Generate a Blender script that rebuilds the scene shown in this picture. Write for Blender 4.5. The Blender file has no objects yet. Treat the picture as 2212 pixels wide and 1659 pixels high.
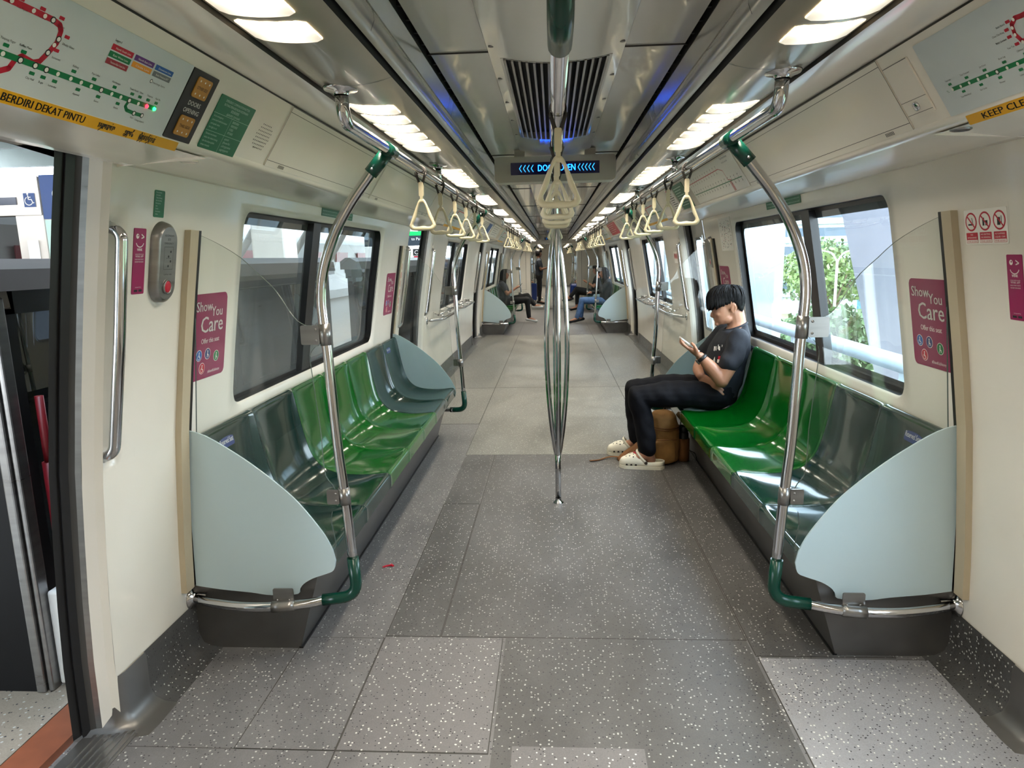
import bpy, math, random
from mathutils import Vector as V, Matrix as MX
rnd = random.Random(7)
PI = math.pi
SC = bpy.context.scene
COL = SC.collection

# ------------------------------------------------------------------ camera
CAM_LOC = V((-0.0157, 0.0, 1.45))
F_PX, PITCH, YAW, ROLL = 1474.93, 0.182469, 0.063169, -0.022429
_cy, _sy, _cp, _sp = math.cos(YAW), math.sin(YAW), math.cos(PITCH), math.sin(PITCH)
_f0, _r0, _u0 = V((-_sy, _cy, 0)), V((_cy, _sy, 0)), V((0, 0, 1))
_fw, _up = _f0 * _cp - _u0 * _sp, _u0 * _cp + _f0 * _sp
_r = _r0 * math.cos(ROLL) + _up * math.sin(ROLL)
_u = _up * math.cos(ROLL) - _r0 * math.sin(ROLL)
cd = bpy.data.cameras.new('camera'); cam = bpy.data.objects.new('camera', cd); COL.objects.link(cam)
cam.matrix_world = MX(((_r.x, _u.x, -_fw.x, CAM_LOC.x), (_r.y, _u.y, -_fw.y, CAM_LOC.y), (_r.z, _u.z, -_fw.z, CAM_LOC.z), (0, 0, 0, 1)))
cd.sensor_fit = 'HORIZONTAL'; cd.sensor_width = 36.0; cd.lens = F_PX / 2212 * 36.0
cd.clip_start = 0.03; cd.clip_end = 600
SC.camera = cam

# ------------------------------------------------------------------ world, sun, exposure
w = bpy.data.worlds.new('overcast_sky'); SC.world = w; w.use_nodes = True
nt = w.node_tree; nt.nodes.clear()
wo = nt.nodes.new('ShaderNodeOutputWorld'); bg = nt.nodes.new('ShaderNodeBackground')
tc = nt.nodes.new('ShaderNodeTexCoord'); sx = nt.nodes.new('ShaderNodeSeparateXYZ'); cr = nt.nodes.new('ShaderNodeValToRGB')
nt.links.new(tc.outputs['Generated'], sx.inputs[0]); nt.links.new(sx.outputs['Z'], cr.inputs[0])
cr.color_ramp.elements[0].color = (0.80, 0.86, 0.92, 1); cr.color_ramp.elements[0].position = 0.0
cr.color_ramp.elements[1].color = (0.62, 0.77, 0.95, 1); cr.color_ramp.elements[1].position = 0.8
nt.links.new(cr.outputs[0], bg.inputs[0]); bg.inputs[1].default_value = 4.8
nt.links.new(bg.outputs[0], wo.inputs[0])
sl = bpy.data.lights.new('sun', 'SUN'); sun = bpy.data.objects.new('sun', sl); COL.objects.link(sun)
sl.energy = 0.9; sl.angle = 0.3; sl.color = (1.0, 0.95, 0.86); sun.rotation_euler = (math.radians(25), math.radians(40), 0.4)
vs = SC.view_settings
SC.display_settings.display_device = 'sRGB'
vs.view_transform = 'Standard'; vs.look = 'None'; vs.gamma = 1.0; vs.use_curve_mapping = False
vs.exposure = 1.78
cy = SC.cycles
cy.max_bounces = 6; cy.diffuse_bounces = 4; cy.glossy_bounces = 4; cy.transmission_bounces = 4; cy.transparent_max_bounces = 12
cy.caustics_reflective = False; cy.caustics_refractive = False; cy.sample_clamp_indirect = 6.0
LAMP = 34.0

# ------------------------------------------------------------------ materials
def lin(c):
    return tuple((x / 12.92 if x <= 0.04045 else ((x + 0.055) / 1.055) ** 2.4) for x in (v / 255.0 for v in c))
def newmat(name):
    m = bpy.data.materials.new(name); m.use_nodes = True
    nt = m.node_tree; b = nt.nodes['Principled BSDF']
    return m, nt, b
def P(name, c, rough=0.4, metal=0.0, var=0.06, vscale=6.0, bump=0.0, bscale=40.0, coat=0.0, spec=0.5, emit=None, es=0.0, rvar=0.0, stretch=None):
    """plain surface with a little procedural mottling"""
    m, nt, b = newmat(name)
    c = lin(c)
    tc = nt.nodes.new('ShaderNodeTexCoord'); n = nt.nodes.new('ShaderNodeTexNoise'); n.inputs['Scale'].default_value = vscale; n.inputs['Detail'].default_value = 3
    if stretch:
        mp = nt.nodes.new('ShaderNodeMapping'); mp.inputs['Scale'].default_value = stretch
        nt.links.new(tc.outputs['Object'], mp.inputs[0]); src = mp.outputs[0]
    else: src = tc.outputs['Object']
    nt.links.new(src, n.inputs['Vector'])
    r = nt.nodes.new('ShaderNodeValToRGB'); e = r.color_ramp.elements
    e[0].position = 0.3; e[1].position = 0.7
    e[0].color = (*[x * (1 - var) for x in c], 1); e[1].color = (*[min(1, x * (1 + var)) for x in c], 1)
    nt.links.new(n.outputs['Fac'], r.inputs[0]); nt.links.new(r.outputs[0], b.inputs['Base Color'])
    b.inputs['Roughness'].default_value = rough; b.inputs['Metallic'].default_value = metal
    b.inputs['Specular IOR Level'].default_value = spec
    if coat: b.inputs['Coat Weight'].default_value = coat; b.inputs['Coat Roughness'].default_value = 0.05
    if rvar:
        mr = nt.nodes.new('ShaderNodeMapRange'); mr.inputs['To Min'].default_value = max(0.02, rough - rvar); mr.inputs['To Max'].default_value = rough + rvar
        nt.links.new(n.outputs['Fac'], mr.inputs[0]); nt.links.new(mr.outputs[0], b.inputs['Roughness'])
    if bump:
        n2 = nt.nodes.new('ShaderNodeTexNoise'); n2.inputs['Scale'].default_value = bscale; n2.inputs['Detail'].default_value = 2
        nt.links.new(src, n2.inputs['Vector'])
        bp = nt.nodes.new('ShaderNodeBump'); bp.inputs['Strength'].default_value = bump; bp.inputs['Distance'].default_value = 0.01
        nt.links.new(n2.outputs['Fac'], bp.inputs['Height']); nt.links.new(bp.outputs[0], b.inputs['Normal'])
    if emit:
        b.inputs['Emission Color'].default_value = (*lin(emit), 1); b.inputs['Emission Strength'].default_value = es
    return m
def glass(name, tint=(235, 242, 242), refl=1.0, alpha=0.0, rough=0.0, body=(200, 210, 210)):
    """thin pane: clear transmission, fresnel reflection, a thin pale layer for dirt and haze"""
    m = bpy.data.materials.new(name); m.use_nodes = True; nt = m.node_tree; nt.nodes.clear()
    o = nt.nodes.new('ShaderNodeOutputMaterial'); tr = nt.nodes.new('ShaderNodeBsdfTransparent'); gl = nt.nodes.new('ShaderNodeBsdfGlossy')
    fr = nt.nodes.new('ShaderNodeFresnel'); fr.inputs['IOR'].default_value = 1.5
    mul = nt.nodes.new('ShaderNodeMath'); mul.operation = 'MULTIPLY'; mul.inputs[1].default_value = refl; mul.use_clamp = True
    mx = nt.nodes.new('ShaderNodeMixShader'); nt.links.new(fr.outputs[0], mul.inputs[0])
    tr.inputs[0].default_value = (*lin(tint), 1); gl.inputs['Roughness'].default_value = rough
    df = nt.nodes.new('ShaderNodeBsdfDiffuse'); df.inputs[0].default_value = (*lin(body), 1)
    tc = nt.nodes.new('ShaderNodeTexCoord'); n = nt.nodes.new('ShaderNodeTexNoise'); n.inputs['Scale'].default_value = 3.0; n.inputs['Detail'].default_value = 6
    nt.links.new(tc.outputs['Object'], n.inputs['Vector'])
    mr = nt.nodes.new('ShaderNodeMapRange'); mr.inputs['From Min'].default_value = 0.35; mr.inputs['From Max'].default_value = 0.75
    mr.inputs['To Min'].default_value = alpha * 0.7; mr.inputs['To Max'].default_value = min(1, alpha * 1.3); nt.links.new(n.outputs['Fac'], mr.inputs[0])
    m0 = nt.nodes.new('ShaderNodeMixShader'); nt.links.new(mr.outputs[0], m0.inputs[0]); nt.links.new(tr.outputs[0], m0.inputs[1]); nt.links.new(df.outputs[0], m0.inputs[2])
    nt.links.new(mul.outputs[0], mx.inputs[0]); nt.links.new(m0.outputs[0], mx.inputs[1]); nt.links.new(gl.outputs[0], mx.inputs[2])
    nt.links.new(mx.outputs[0], o.inputs[0])
    return m
def terrazzo(name, base, white=0.5, scale=85.0, rough=0.35, scuff=0.25):
    """speckled rubber flooring: white and black chips, broad scuffs"""
    m, nt, b = newmat(name); L = nt.links.new
    tc = nt.nodes.new('ShaderNodeTexCoord')
    def vor(sc, off):
        mp = nt.nodes.new('ShaderNodeMapping'); mp.inputs['Location'].default_value = off; L(tc.outputs['Object'], mp.inputs[0])
        v = nt.nodes.new('ShaderNodeTexVoronoi'); v.inputs['Scale'].default_value = sc; L(mp.outputs[0], v.inputs['Vector'])
        sp = nt.nodes.new('ShaderNodeSeparateColor'); L(v.outputs['Color'], sp.inputs[0])
        return v, sp
    def thresh(sock, val, lt=True):
        q = nt.nodes.new('ShaderNodeMath'); q.operation = 'LESS_THAN' if lt else 'GREATER_THAN'; L(sock, q.inputs[0]); q.inputs[1].default_value = val; return q
    def mulm(a, c):
        q = nt.nodes.new('ShaderNodeMath'); q.operation = 'MULTIPLY'; L(a.outputs[0], q.inputs[0]); L(c.outputs[0], q.inputs[1]); return q
    v1, s1 = vor(scale, (0, 0, 0)); v2, s2 = vor(scale * 1.15, (3.1, 1.7, 0.4))
    wm = mulm(thresh(v1.outputs['Distance'], 0.27), thresh(s1.outputs[0], 0.30))
    bm = mulm(thresh(v2.outputs['Distance'], 0.25), thresh(s2.outputs[1], 0.33))
    n = nt.nodes.new('ShaderNodeTexNoise'); n.inputs['Scale'].default_value = 2.2; n.inputs['Detail'].default_value = 6; n.inputs['Roughness'].default_value = 0.65
    mp = nt.nodes.new('ShaderNodeMapping'); mp.inputs['Scale'].default_value = (1.3, 0.7, 1); L(tc.outputs['Object'], mp.inputs[0]); L(mp.outputs[0], n.inputs['Vector'])
    c = lin(base); r = nt.nodes.new('ShaderNodeValToRGB'); e = r.color_ramp.elements
    e[0].position = 0.32; e[1].position = 0.70
    e[0].color = (*[x * (1 - scuff) for x in c], 1); e[1].color = (*[x * (1 + scuff * 1.2) for x in c], 1); L(n.outputs['Fac'], r.inputs[0])
    n3 = nt.nodes.new('ShaderNodeTexNoise'); n3.inputs['Scale'].default_value = 240; L(tc.outputs['Object'], n3.inputs['Vector'])
    r3 = nt.nodes.new('ShaderNodeMapRange'); r3.inputs['To Min'].default_value = 0.75; r3.inputs['To Max'].default_value = 1.25; L(n3.outputs['Fac'], r3.inputs[0])
    mm = nt.nodes.new('ShaderNodeMix'); mm.data_type = 'RGBA'; mm.blend_type = 'MULTIPLY'; mm.inputs[0].default_value = 1
    L(r.outputs[0], mm.inputs[6]); L(r3.outputs[0], mm.inputs[7])
    mb = nt.nodes.new('ShaderNodeMix'); mb.data_type = 'RGBA'; L(bm.outputs[0], mb.inputs[0]); L(mm.outputs[2], mb.inputs[6]); mb.inputs[7].default_value = (0.02, 0.02, 0.025, 1)
    mw = nt.nodes.new('ShaderNodeMix'); mw.data_type = 'RGBA'; L(wm.outputs[0], mw.inputs[0]); L(mb.outputs[2], mw.inputs[6]); mw.inputs[7].default_value = (white, white, white * 0.95, 1)
    L(mw.outputs[2], b.inputs['Base Color'])
    rr = nt.nodes.new('ShaderNodeMapRange'); rr.inputs['To Min'].default_value = rough - 0.1; rr.inputs['To Max'].default_value = rough + 0.2; L(n.outputs['Fac'], rr.inputs[0]); L(rr.outputs[0], b.inputs['Roughness'])
    bp = nt.nodes.new('ShaderNodeBump'); bp.inputs['Strength'].default_value = 0.12; bp.inputs['Distance'].default_value = 0.004
    L(n3.outputs['Fac'], bp.inputs['Height']); L(bp.outputs[0], b.inputs['Normal'])
    return m
def lampmat(name, c, s):
    """lit acrylic diffuser, brighter along the tube behind it"""
    m, nt, b = newmat(name); L = nt.links.new
    tc = nt.nodes.new('ShaderNodeTexCoord'); sp = nt.nodes.new('ShaderNodeSeparateXYZ'); L(tc.outputs['Object'], sp.inputs[0])
    a = nt.nodes.new('ShaderNodeMath'); a.operation = 'ABSOLUTE'; L(sp.outputs['X'], a.inputs[0])
    mr = nt.nodes.new('ShaderNodeMapRange'); mr.inputs['From Min'].default_value = 0.0; mr.inputs['From Max'].default_value = 0.075
    mr.inputs['To Min'].default_value = s * 1.4; mr.inputs['To Max'].default_value = s * 0.5; mr.interpolation_type = 'SMOOTHSTEP'; L(a.outputs[0], mr.inputs[0])
    b.inputs['Base Color'].default_value = (*lin(c), 1); b.inputs['Emission Color'].default_value = (*lin(c), 1); b.inputs['Roughness'].default_value = 0.35
    g = nt.nodes.new('ShaderNodeNewGeometry'); dt = nt.nodes.new('ShaderNodeVectorMath'); dt.operation = 'DOT_PRODUCT'; L(g.outputs['Normal'], dt.inputs[0]); L(g.outputs['Incoming'], dt.inputs[1])
    ab = nt.nodes.new('ShaderNodeMath'); ab.operation = 'ABSOLUTE'; L(dt.outputs['Value'], ab.inputs[0])      # added angle falloff: glow strong straight down, kept dim at grazing view
    pw = nt.nodes.new('ShaderNodeMath'); pw.operation = 'POWER'; pw.inputs[1].default_value = 4.0; L(ab.outputs[0], pw.inputs[0])
    ma = nt.nodes.new('ShaderNodeMath'); ma.operation = 'MULTIPLY_ADD'; ma.inputs[1].default_value = 0.95; ma.inputs[2].default_value = 0.010; L(pw.outputs[0], ma.inputs[0])
    mu = nt.nodes.new('ShaderNodeMath'); mu.operation = 'MULTIPLY'; L(mr.outputs[0], mu.inputs[0]); L(ma.outputs[0], mu.inputs[1])
    L(mu.outputs[0], b.inputs['Emission Strength'])
    return m

MT = dict(
    wall=P('cream_gelcoat', (228, 223, 212), 0.22, var=0.03, vscale=2.5, bump=0.03, bscale=7, coat=0.3),
    upper=P('warm_grey_gelcoat', (244, 238, 226), 0.2, var=0.03, vscale=2.0, bump=0.04, bscale=6, coat=0.3),
    ceil=P('glossy_grey_ceiling_panel', (216, 214, 208), 0.12, var=0.03, vscale=2.0, bump=0.05, bscale=5, coat=0.5),
    duct=P('silver_duct_panel', (186, 184, 180), 0.16, metal=0.45, var=0.05, vscale=3, bump=0.10, bscale=9),
    lightpan=P('grey_beige_light_panel', (156, 150, 136), 0.22, var=0.03, coat=0.2),
    chrome=P('polished_steel', (200, 200, 202), 0.09, metal=1.0, var=0.04, vscale=8),
    steel=P('brushed_steel', (150, 148, 146), 0.3, metal=0.9, var=0.12, vscale=5, rvar=0.06, stretch=(1, 1, 8)),
    steeld=P('dull_steel_kick_plate', (112, 110, 108), 0.38, metal=0.75, var=0.2, vscale=4, rvar=0.1),
    black=P('black_rubber', (18, 18, 20), 0.35, var=0.1),
    dark=P('dark_recess', (14, 14, 15), 0.7, var=0.1),
    seam=P('dark_seam', (60, 58, 55), 0.6, var=0.1),
    sleeve=P('deep_green_sleeve', (2, 58, 46), 0.25, var=0.05),
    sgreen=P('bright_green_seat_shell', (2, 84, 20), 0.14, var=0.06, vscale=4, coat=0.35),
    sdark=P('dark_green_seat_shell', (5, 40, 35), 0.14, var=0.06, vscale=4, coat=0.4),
    frost=P('frosted_pale_panel', (176, 196, 194), 0.35, var=0.03, vscale=2),
    beige=P('beige_post', (188, 174, 148), 0.35, var=0.04),
    handle=P('cream_handle_plastic', (222, 211, 180), 0.35, var=0.04),
    strap=P('dark_strap_webbing', (52, 46, 42), 0.7, var=0.1),
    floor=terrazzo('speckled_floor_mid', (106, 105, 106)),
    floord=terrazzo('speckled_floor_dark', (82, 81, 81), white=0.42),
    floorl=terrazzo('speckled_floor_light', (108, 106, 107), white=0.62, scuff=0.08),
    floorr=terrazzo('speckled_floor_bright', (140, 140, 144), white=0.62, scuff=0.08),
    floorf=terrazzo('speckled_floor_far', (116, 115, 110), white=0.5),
    skirt=terrazzo('speckled_skirting', (70, 70, 70), white=0.38, rough=0.28),
    pane=glass('window_pane', (228, 238, 240), 1.0, 0.10, body=(225, 232, 235)),  # pale layer strengthened to paint haze over the view outside
    paned=glass('dark_tinted_pane', (120, 126, 128), 1.2, 0.04),
    clear=glass('clear_screen', (250, 252, 251), 0.5, 0.008),
    lamp=lampmat('lit_diffuser', (255, 243, 222), LAMP),
    lamp2=lampmat('lit_diffuser_pale', (255, 244, 222), LAMP * 0.9),
    white=P('white_print', (238, 236, 230), 0.4, var=0.02), ink=P('black_print', (24, 24, 26), 0.4, var=0.02),
    mag=P('magenta_print', (152, 28, 88), 0.3, var=0.03), magd=P('plum_print', (138, 34, 80), 0.3, var=0.04),
    notice=P('green_notice', (16, 110, 74), 0.4, var=0.03), noticew=P('pale_green_print', (190, 220, 205), 0.4, var=0.02),
    mapbg=P('map_grey', (205, 214, 216), 0.3, var=0.03), yel=P('yellow_strip', (226, 168, 18), 0.35, var=0.03),
    red=P('red_print', (186, 26, 52), 0.35, var=0.03), grn=P('green_print', (0, 118, 66), 0.35, var=0.03),
    pur=P('purple_print', (96, 46, 126), 0.35, var=0.03), org=P('orange_print', (232, 152, 40), 0.35, var=0.03),
    blu=P('blue_print', (28, 92, 170), 0.35, var=0.03), gry=P('grey_print', (112, 118, 122), 0.35, var=0.03),
    navy=P('navy_print', (22, 48, 112), 0.35, var=0.03), brn=P('brown_red_print', (152, 44, 56), 0.35, var=0.03),
    amber=P('amber_indicator', (186, 132, 48), 0.35, var=0.05), panelblk=P('black_indicator_panel', (30, 30, 33), 0.3, var=0.05),
)

# ------------------------------------------------------------------ mesh helpers
class MB:
    def __init__(s): s.v = []; s.f = []; s.m = []; s.s = []
    def add(s, vs, fs, m=0, sm=False):
        b = len(s.v); s.v += [V(p) for p in vs]
        for f in fs: s.f.append([i + b for i in f]); s.m.append(m); s.s.append(sm)
        return s
    def quad(s, a, b, c, d, m=0): return s.add([a, b, c, d], [(0, 1, 2, 3)], m)
    def box(s, lo, hi, m=0, rot=None, piv=None):
        x0, y0, z0 = lo; x1, y1, z1 = hi
        vs = [V(p) for p in ((x0, y0, z0), (x1, y0, z0), (x1, y1, z0), (x0, y1, z0), (x0, y0, z1), (x1, y0, z1), (x1, y1, z1), (x0, y1, z1))]
        if rot is not None:
            c = V(piv) if piv is not None else (V(lo) + V(hi)) / 2
            vs = [c + rot @ (p - c) for p in vs]
        return s.add(vs, [(0, 3, 2, 1), (4, 5, 6, 7), (0, 1, 5, 4), (1, 2, 6, 5), (2, 3, 7, 6), (3, 0, 4, 7)], m)
    def tube(s, pts, r, n=12, m=0, cap=True, sq=None):
        pts = [V(p) for p in pts]; N = len(pts); rs = r if isinstance(r, (list, tuple)) else [r] * N
        tn = [(pts[min(i + 1, N - 1)] - pts[max(i - 1, 0)]).normalized() for i in range(N)]
        a = V((0, 0, 1)) if abs(tn[0].z) < 0.9 else V((1, 0, 0))
        nx = (a - tn[0] * a.dot(tn[0])).normalized(); vs = []
        for i in range(N):
            nx = (nx - tn[i] * nx.dot(tn[i])).normalized(); ny = tn[i].cross(nx)
            for k in range(n):
                t = 2 * PI * k / n; cx, sy_ = math.cos(t), math.sin(t)
                vs.append(pts[i] + nx * (cx * rs[i] * (sq[0] if sq else 1)) + ny * (sy_ * rs[i] * (sq[1] if sq else 1)))
        fs = [(i * n + k, i * n + (k + 1) % n, (i + 1) * n + (k + 1) % n, (i + 1) * n + k) for i in range(N - 1) for k in range(n)]
        b = len(s.v); s.add(vs, fs, m, True)
        if cap:
            for ring in (list(range(n))[::-1], [(N - 1) * n + k for k in range(n)]):
                s.f.append([b + i for i in ring]); s.m.append(m); s.s.append(False)
        return s
    def cyl(s, a, b, r, n=16, m=0, r2=None): return s.tube([a, b], [r, r if r2 is None else r2], n, m)
    def lathe(s, prof, c, ax=(0, 0, 1), n=20, m=0, sm=True):
        ax = V(ax).normalized(); c = V(c); a = V((1, 0, 0)) if abs(ax.x) < 0.9 else V((0, 1, 0))
        u = (a - ax * a.dot(ax)).normalized(); v = ax.cross(u); vs = []
        for r, h in prof:
            for k in range(n):
                t = 2 * PI * k / n; vs.append(c + ax * h + u * (r * math.cos(t)) + v * (r * math.sin(t)))
        N = len(prof)
        return s.add(vs, [(i * n + k, i * n + (k + 1) % n, (i + 1) * n + (k + 1) % n, (i + 1) * n + k) for i in range(N - 1) for k in range(n)], m, sm)
    def ell(s, c, r, n=16, k=10, m=0, rot=None):
        c = V(c); vs = [];
        for j in range(k + 1):
            ph = PI * j / k
            for i in range(n):
                t = 2 * PI * i / n; p = V((r[0] * math.sin(ph) * math.cos(t), r[1] * math.sin(ph) * math.sin(t), r[2] * math.cos(ph)))
                vs.append(c + (rot @ p if rot is not None else p))
        return s.add(vs, [(j * n + i, (j + 1) * n + i, (j + 1) * n + (i + 1) % n, j * n + (i + 1) % n) for j in range(k) for i in range(n)], m, True)
    def prism(s, poly, fn, h0, h1, m=0, side_m=None):
        n = len(poly); vs = [fn(p[0], p[1], h0) for p in poly] + [fn(p[0], p[1], h1) for p in poly]
        s.add(vs, [tuple(range(n))[::-1], tuple(range(n, 2 * n))], m)
        return s.add(vs, [(i, (i + 1) % n, n + (i + 1) % n, n + i) for i in range(n)], m if side_m is None else side_m)
    def flat(s, poly, fn, h, m=0): return s.add([fn(p[0], p[1], h) for p in poly], [tuple(range(len(poly)))], m)
    def grid(s, fn, nu, nv, m=0, sm=True, flip=False):
        vs = [fn(i / nu, j / nv) for i in range(nu + 1) for j in range(nv + 1)]
        q = lambda i, j: i * (nv + 1) + j
        fs = [(q(i, j), q(i + 1, j), q(i + 1, j + 1), q(i, j + 1)) for i in range(nu) for j in range(nv)]
        if flip: fs = [f[::-1] for f in fs]
        return s.add(vs, fs, m, sm)
    def extr(s, prof, y0, y1, m=0, sm=False, side=1, ys=None):
        """profile [(x,z)..] swept along the train"""
        n = len(prof); ys = ys or [y0, y1]
        vs = [V((side * x, y, z)) for y in ys for x, z in prof]
        return s.add(vs, [(j * n + i, j * n + i + 1, (j + 1) * n + i + 1, (j + 1) * n + i) for j in range(len(ys) - 1) for i in range(n - 1)], m, sm)

def wloc(o):
    p = V((0, 0, 0))
    while o is not None: p = p + o.location; o = o.parent
    return p
def build(name, mb, mats, parent=None, loc=None, bevel=0, seg=2, label=None):
    me = bpy.data.meshes.new(name)
    org = V(loc) if loc is not None else (wloc(parent) if parent is not None else V((0, 0, 0)))
    me.from_pydata([p - org for p in mb.v], [], mb.f)
    if not isinstance(mats, (list, tuple)): mats = [mats]
    for m in mats: me.materials.append(MT[m] if isinstance(m, str) else m)
    me.polygons.foreach_set('material_index', mb.m); me.polygons.foreach_set('use_smooth', mb.s)
    me.update()
    o = bpy.data.objects.new(name, me); COL.objects.link(o)
    if parent is not None:
        o.parent = parent; o.location = org - wloc(parent)
    else: o.location = org
    if bevel:
        b = o.modifiers.new('edge', 'BEVEL'); b.width = bevel; b.segments = seg; b.limit_method = 'ANGLE'; b.angle_limit = 0.7
    if label: o['label'] = label
    return o
def tag(o, label, cat, group=None, kind=None):
    o['label'] = label; o['category'] = cat
    if group: o['group'] = group
    if kind: o['kind'] = kind
    return o
def thing(name, label, cat, loc=(0, 0, 0), group=None, rotz=0):
    o = bpy.data.objects.new(name, None); COL.objects.link(o); o.location = V(loc); o.empty_display_size = 0.05
    return tag(o, label, cat, group)
def structure(o): o['kind'] = 'structure'; return o
def sroot(name, loc=(0, 0, 0)):
    o = bpy.data.objects.new(name, None); COL.objects.link(o); o.location = V(loc); o['kind'] = 'structure'; return o
def copy_tree(o, parent=None):
    c = o.copy(); COL.objects.link(c)
    if parent is not None: c.parent = parent
    for ch in list(o.children): copy_tree(ch, c)
    return c
def fillet(pts, r, n=6):
    pts = [V(p) for p in pts]; out = [pts[0]]
    for i in range(1, len(pts) - 1):
        a, b, c = pts[i - 1], pts[i], pts[i + 1]; u = (a - b); w_ = (c - b); rr = min(r if not isinstance(r, (list, tuple)) else r[i - 1], u.length * 0.49, w_.length * 0.49)
        p0, p2 = b + u.normalized() * rr, b + w_.normalized() * rr
        for k in range(n + 1):
            t = k / n; out.append(p0 * (1 - t) ** 2 + b * (2 * t * (1 - t)) + p2 * t * t)
    out.append(pts[-1]); return out
def spline(pts, n=6, closed=False):
    pts = [V(p) for p in pts]; N = len(pts); out = []
    for i in range(N if closed else N - 1):
        g = (lambda k: pts[k % N]) if closed else (lambda k: pts[max(0, min(N - 1, k))])
        p0, p1, p2, p3 = g(i - 1), g(i), g(i + 1), g(i + 2)
        for k in range(n):
            t = k / n; out.append(0.5 * ((2 * p1) + (p2 - p0) * t + (2 * p0 - 5 * p1 + 4 * p2 - p3) * t * t + (3 * p1 - p0 - 3 * p2 + p3) * t ** 3))
    if not closed: out.append(pts[-1])
    return out
def rrect(x0, y0, x1, y1, r, n=5):
    out = []
    for cx, cy_, a0 in ((x1 - r, y1 - r, 0), (x0 + r, y1 - r, 90), (x0 + r, y0 + r, 180), (x1 - r, y0 + r, 270)):
        for k in range(n + 1):
            t = math.radians(a0 + 90 * k / n); out.append((cx + r * math.cos(t), cy_ + r * math.sin(t)))
    return out
def circ(cx, cy_, r, n=16, ry=None): return [(cx + r * math.cos(2 * PI * k / n), cy_ + (ry or r) * math.sin(2 * PI * k / n)) for k in range(n)]
class Frame:
    """flat local frame on a surface: origin, u, v and outward normal"""
    def __init__(s, o, u, v):
        s.o = V(o); s.u = V(u).normalized(); s.v = V(v); s.v = (s.v - s.u * s.v.dot(s.u)).normalized(); s.n = s.u.cross(s.v)
    def __call__(s, x, y, h=0.0): return s.o + s.u * x + s.v * y + s.n * h
_TX = {}
TMP = bpy.data.scenes.new('bench_scene')
def tmp_graph():
    with bpy.context.temp_override(scene=TMP, view_layer=TMP.view_layers[0]): return bpy.context.evaluated_depsgraph_get()
def text2d(t):
    if t not in _TX:
        cu = bpy.data.curves.new('lettering', 'FONT'); cu.body = t; cu.resolution_u = 2
        ob = bpy.data.objects.new('lettering', cu); TMP.collection.objects.link(ob)
        dg = tmp_graph(); me = bpy.data.meshes.new_from_object(ob.evaluated_get(dg))
        vs = [(v.co.x, v.co.y) for v in me.vertices]; fs = [tuple(p.vertices) for p in me.polygons]
        bpy.data.objects.remove(ob); bpy.data.curves.remove(cu); bpy.data.meshes.remove(me)
        x0 = min((v[0] for v in vs), default=0); x1 = max((v[0] for v in vs), default=0)
        _TX[t] = ([(x - x0, y) for x, y in vs], fs, x1 - x0)
    return _TX[t]
def letter(mb, t, fr, x, y, size, h=0.0008, m=0, al='c', wfit=None, rot=0.0, bold=0.0):
    vs, fs, wd = text2d(t)
    sx_ = size if not wfit else wfit / max(wd, 1e-6)
    ox = {'c': -wd * sx_ / 2, 'l': 0, 'r': -wd * sx_}[al]; c, s_ = math.cos(rot), math.sin(rot)
    for dx in ((0,) if not bold else (-bold, 0, bold)):
        mb.add([fr(x + (ox + a * sx_ + dx) * c - b * size * s_, y + (ox + a * sx_ + dx) * s_ + b * size * c, h) for a, b in vs], fs, m)
# ------------------------------------------------------------------ car section
PROF = [(-0.02, 1.40), (0.0, 1.40), (0.25, 1.396), (0.45, 1.385), (0.65, 1.369), (0.86, 1.35), (1.1, 1.315), (1.35, 1.274), (1.56, 1.237), (1.735, 1.203), (1.85, 1.18)]
def wx(z):
    for (z0, x0), (z1, x1) in zip(PROF, PROF[1:]):
        if z <= z1: return x0 + (x1 - x0) * (z - z0) / (z1 - z0)
    return PROF[-1][1]
def wp(s, y, z, off=0.0): return V((s * (wx(z) - off), y, z))
def wframe(s, y0, y1, z0, z1, off=0.002):
    """frame on the wall: x runs in reading direction from the lower left corner"""
    if s < 0: return Frame(wp(s, y0, z0, off), (0, 1, 0), wp(s, y0, z1, off) - wp(s, y0, z0, off))
    return Frame(wp(s, y1, z0, off), (0, -1, 0), wp(s, y1, z1, off) - wp(s, y1, z0, off))
CT, CB = (0.81, 1.925), (0.92, 1.755)              # cove panel top and bottom
def cp(s, y, t, off=0.0):
    return V((s * (CT[0] + t * (CB[0] - CT[0]) - off * 0.8395), y, CT[1] + t * (CB[1] - CT[1]) - off * 0.5433))
def cframe(s, y0, y1, t1, off=0.003):
    if s < 0: return Frame(cp(s, y0, t1, off), (0, 1, 0), cp(s, y0, 0, off) - cp(s, y0, 1, off))
    return Frame(cp(s, y1, t1, off), (0, -1, 0), cp(s, y1, 0, off) - cp(s, y1, 1, off))
CLEN = math.hypot(CB[0] - CT[0], CB[1] - CT[1])
Y_BACK, Y_END, Y2A, Y2B = -2.6, 19.5, 20.4, 36.0
DOORS = [(0.69, 1.86), (5.80, 6.97), (11.46, 12.63), (16.75, 17.92)]
WINS = {1: (2.69, 4.92), 2: (7.95, 9.95), 3: (13.46, 15.69)}
WZ0, WZ1 = 0.862, 1.668
ZW = [0.0, 0.12, 0.25, 0.45, 0.65, WZ0 - 0.05]
ZU = [WZ1 + 0.02, 1.70, 1.735, 1.80]

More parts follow.
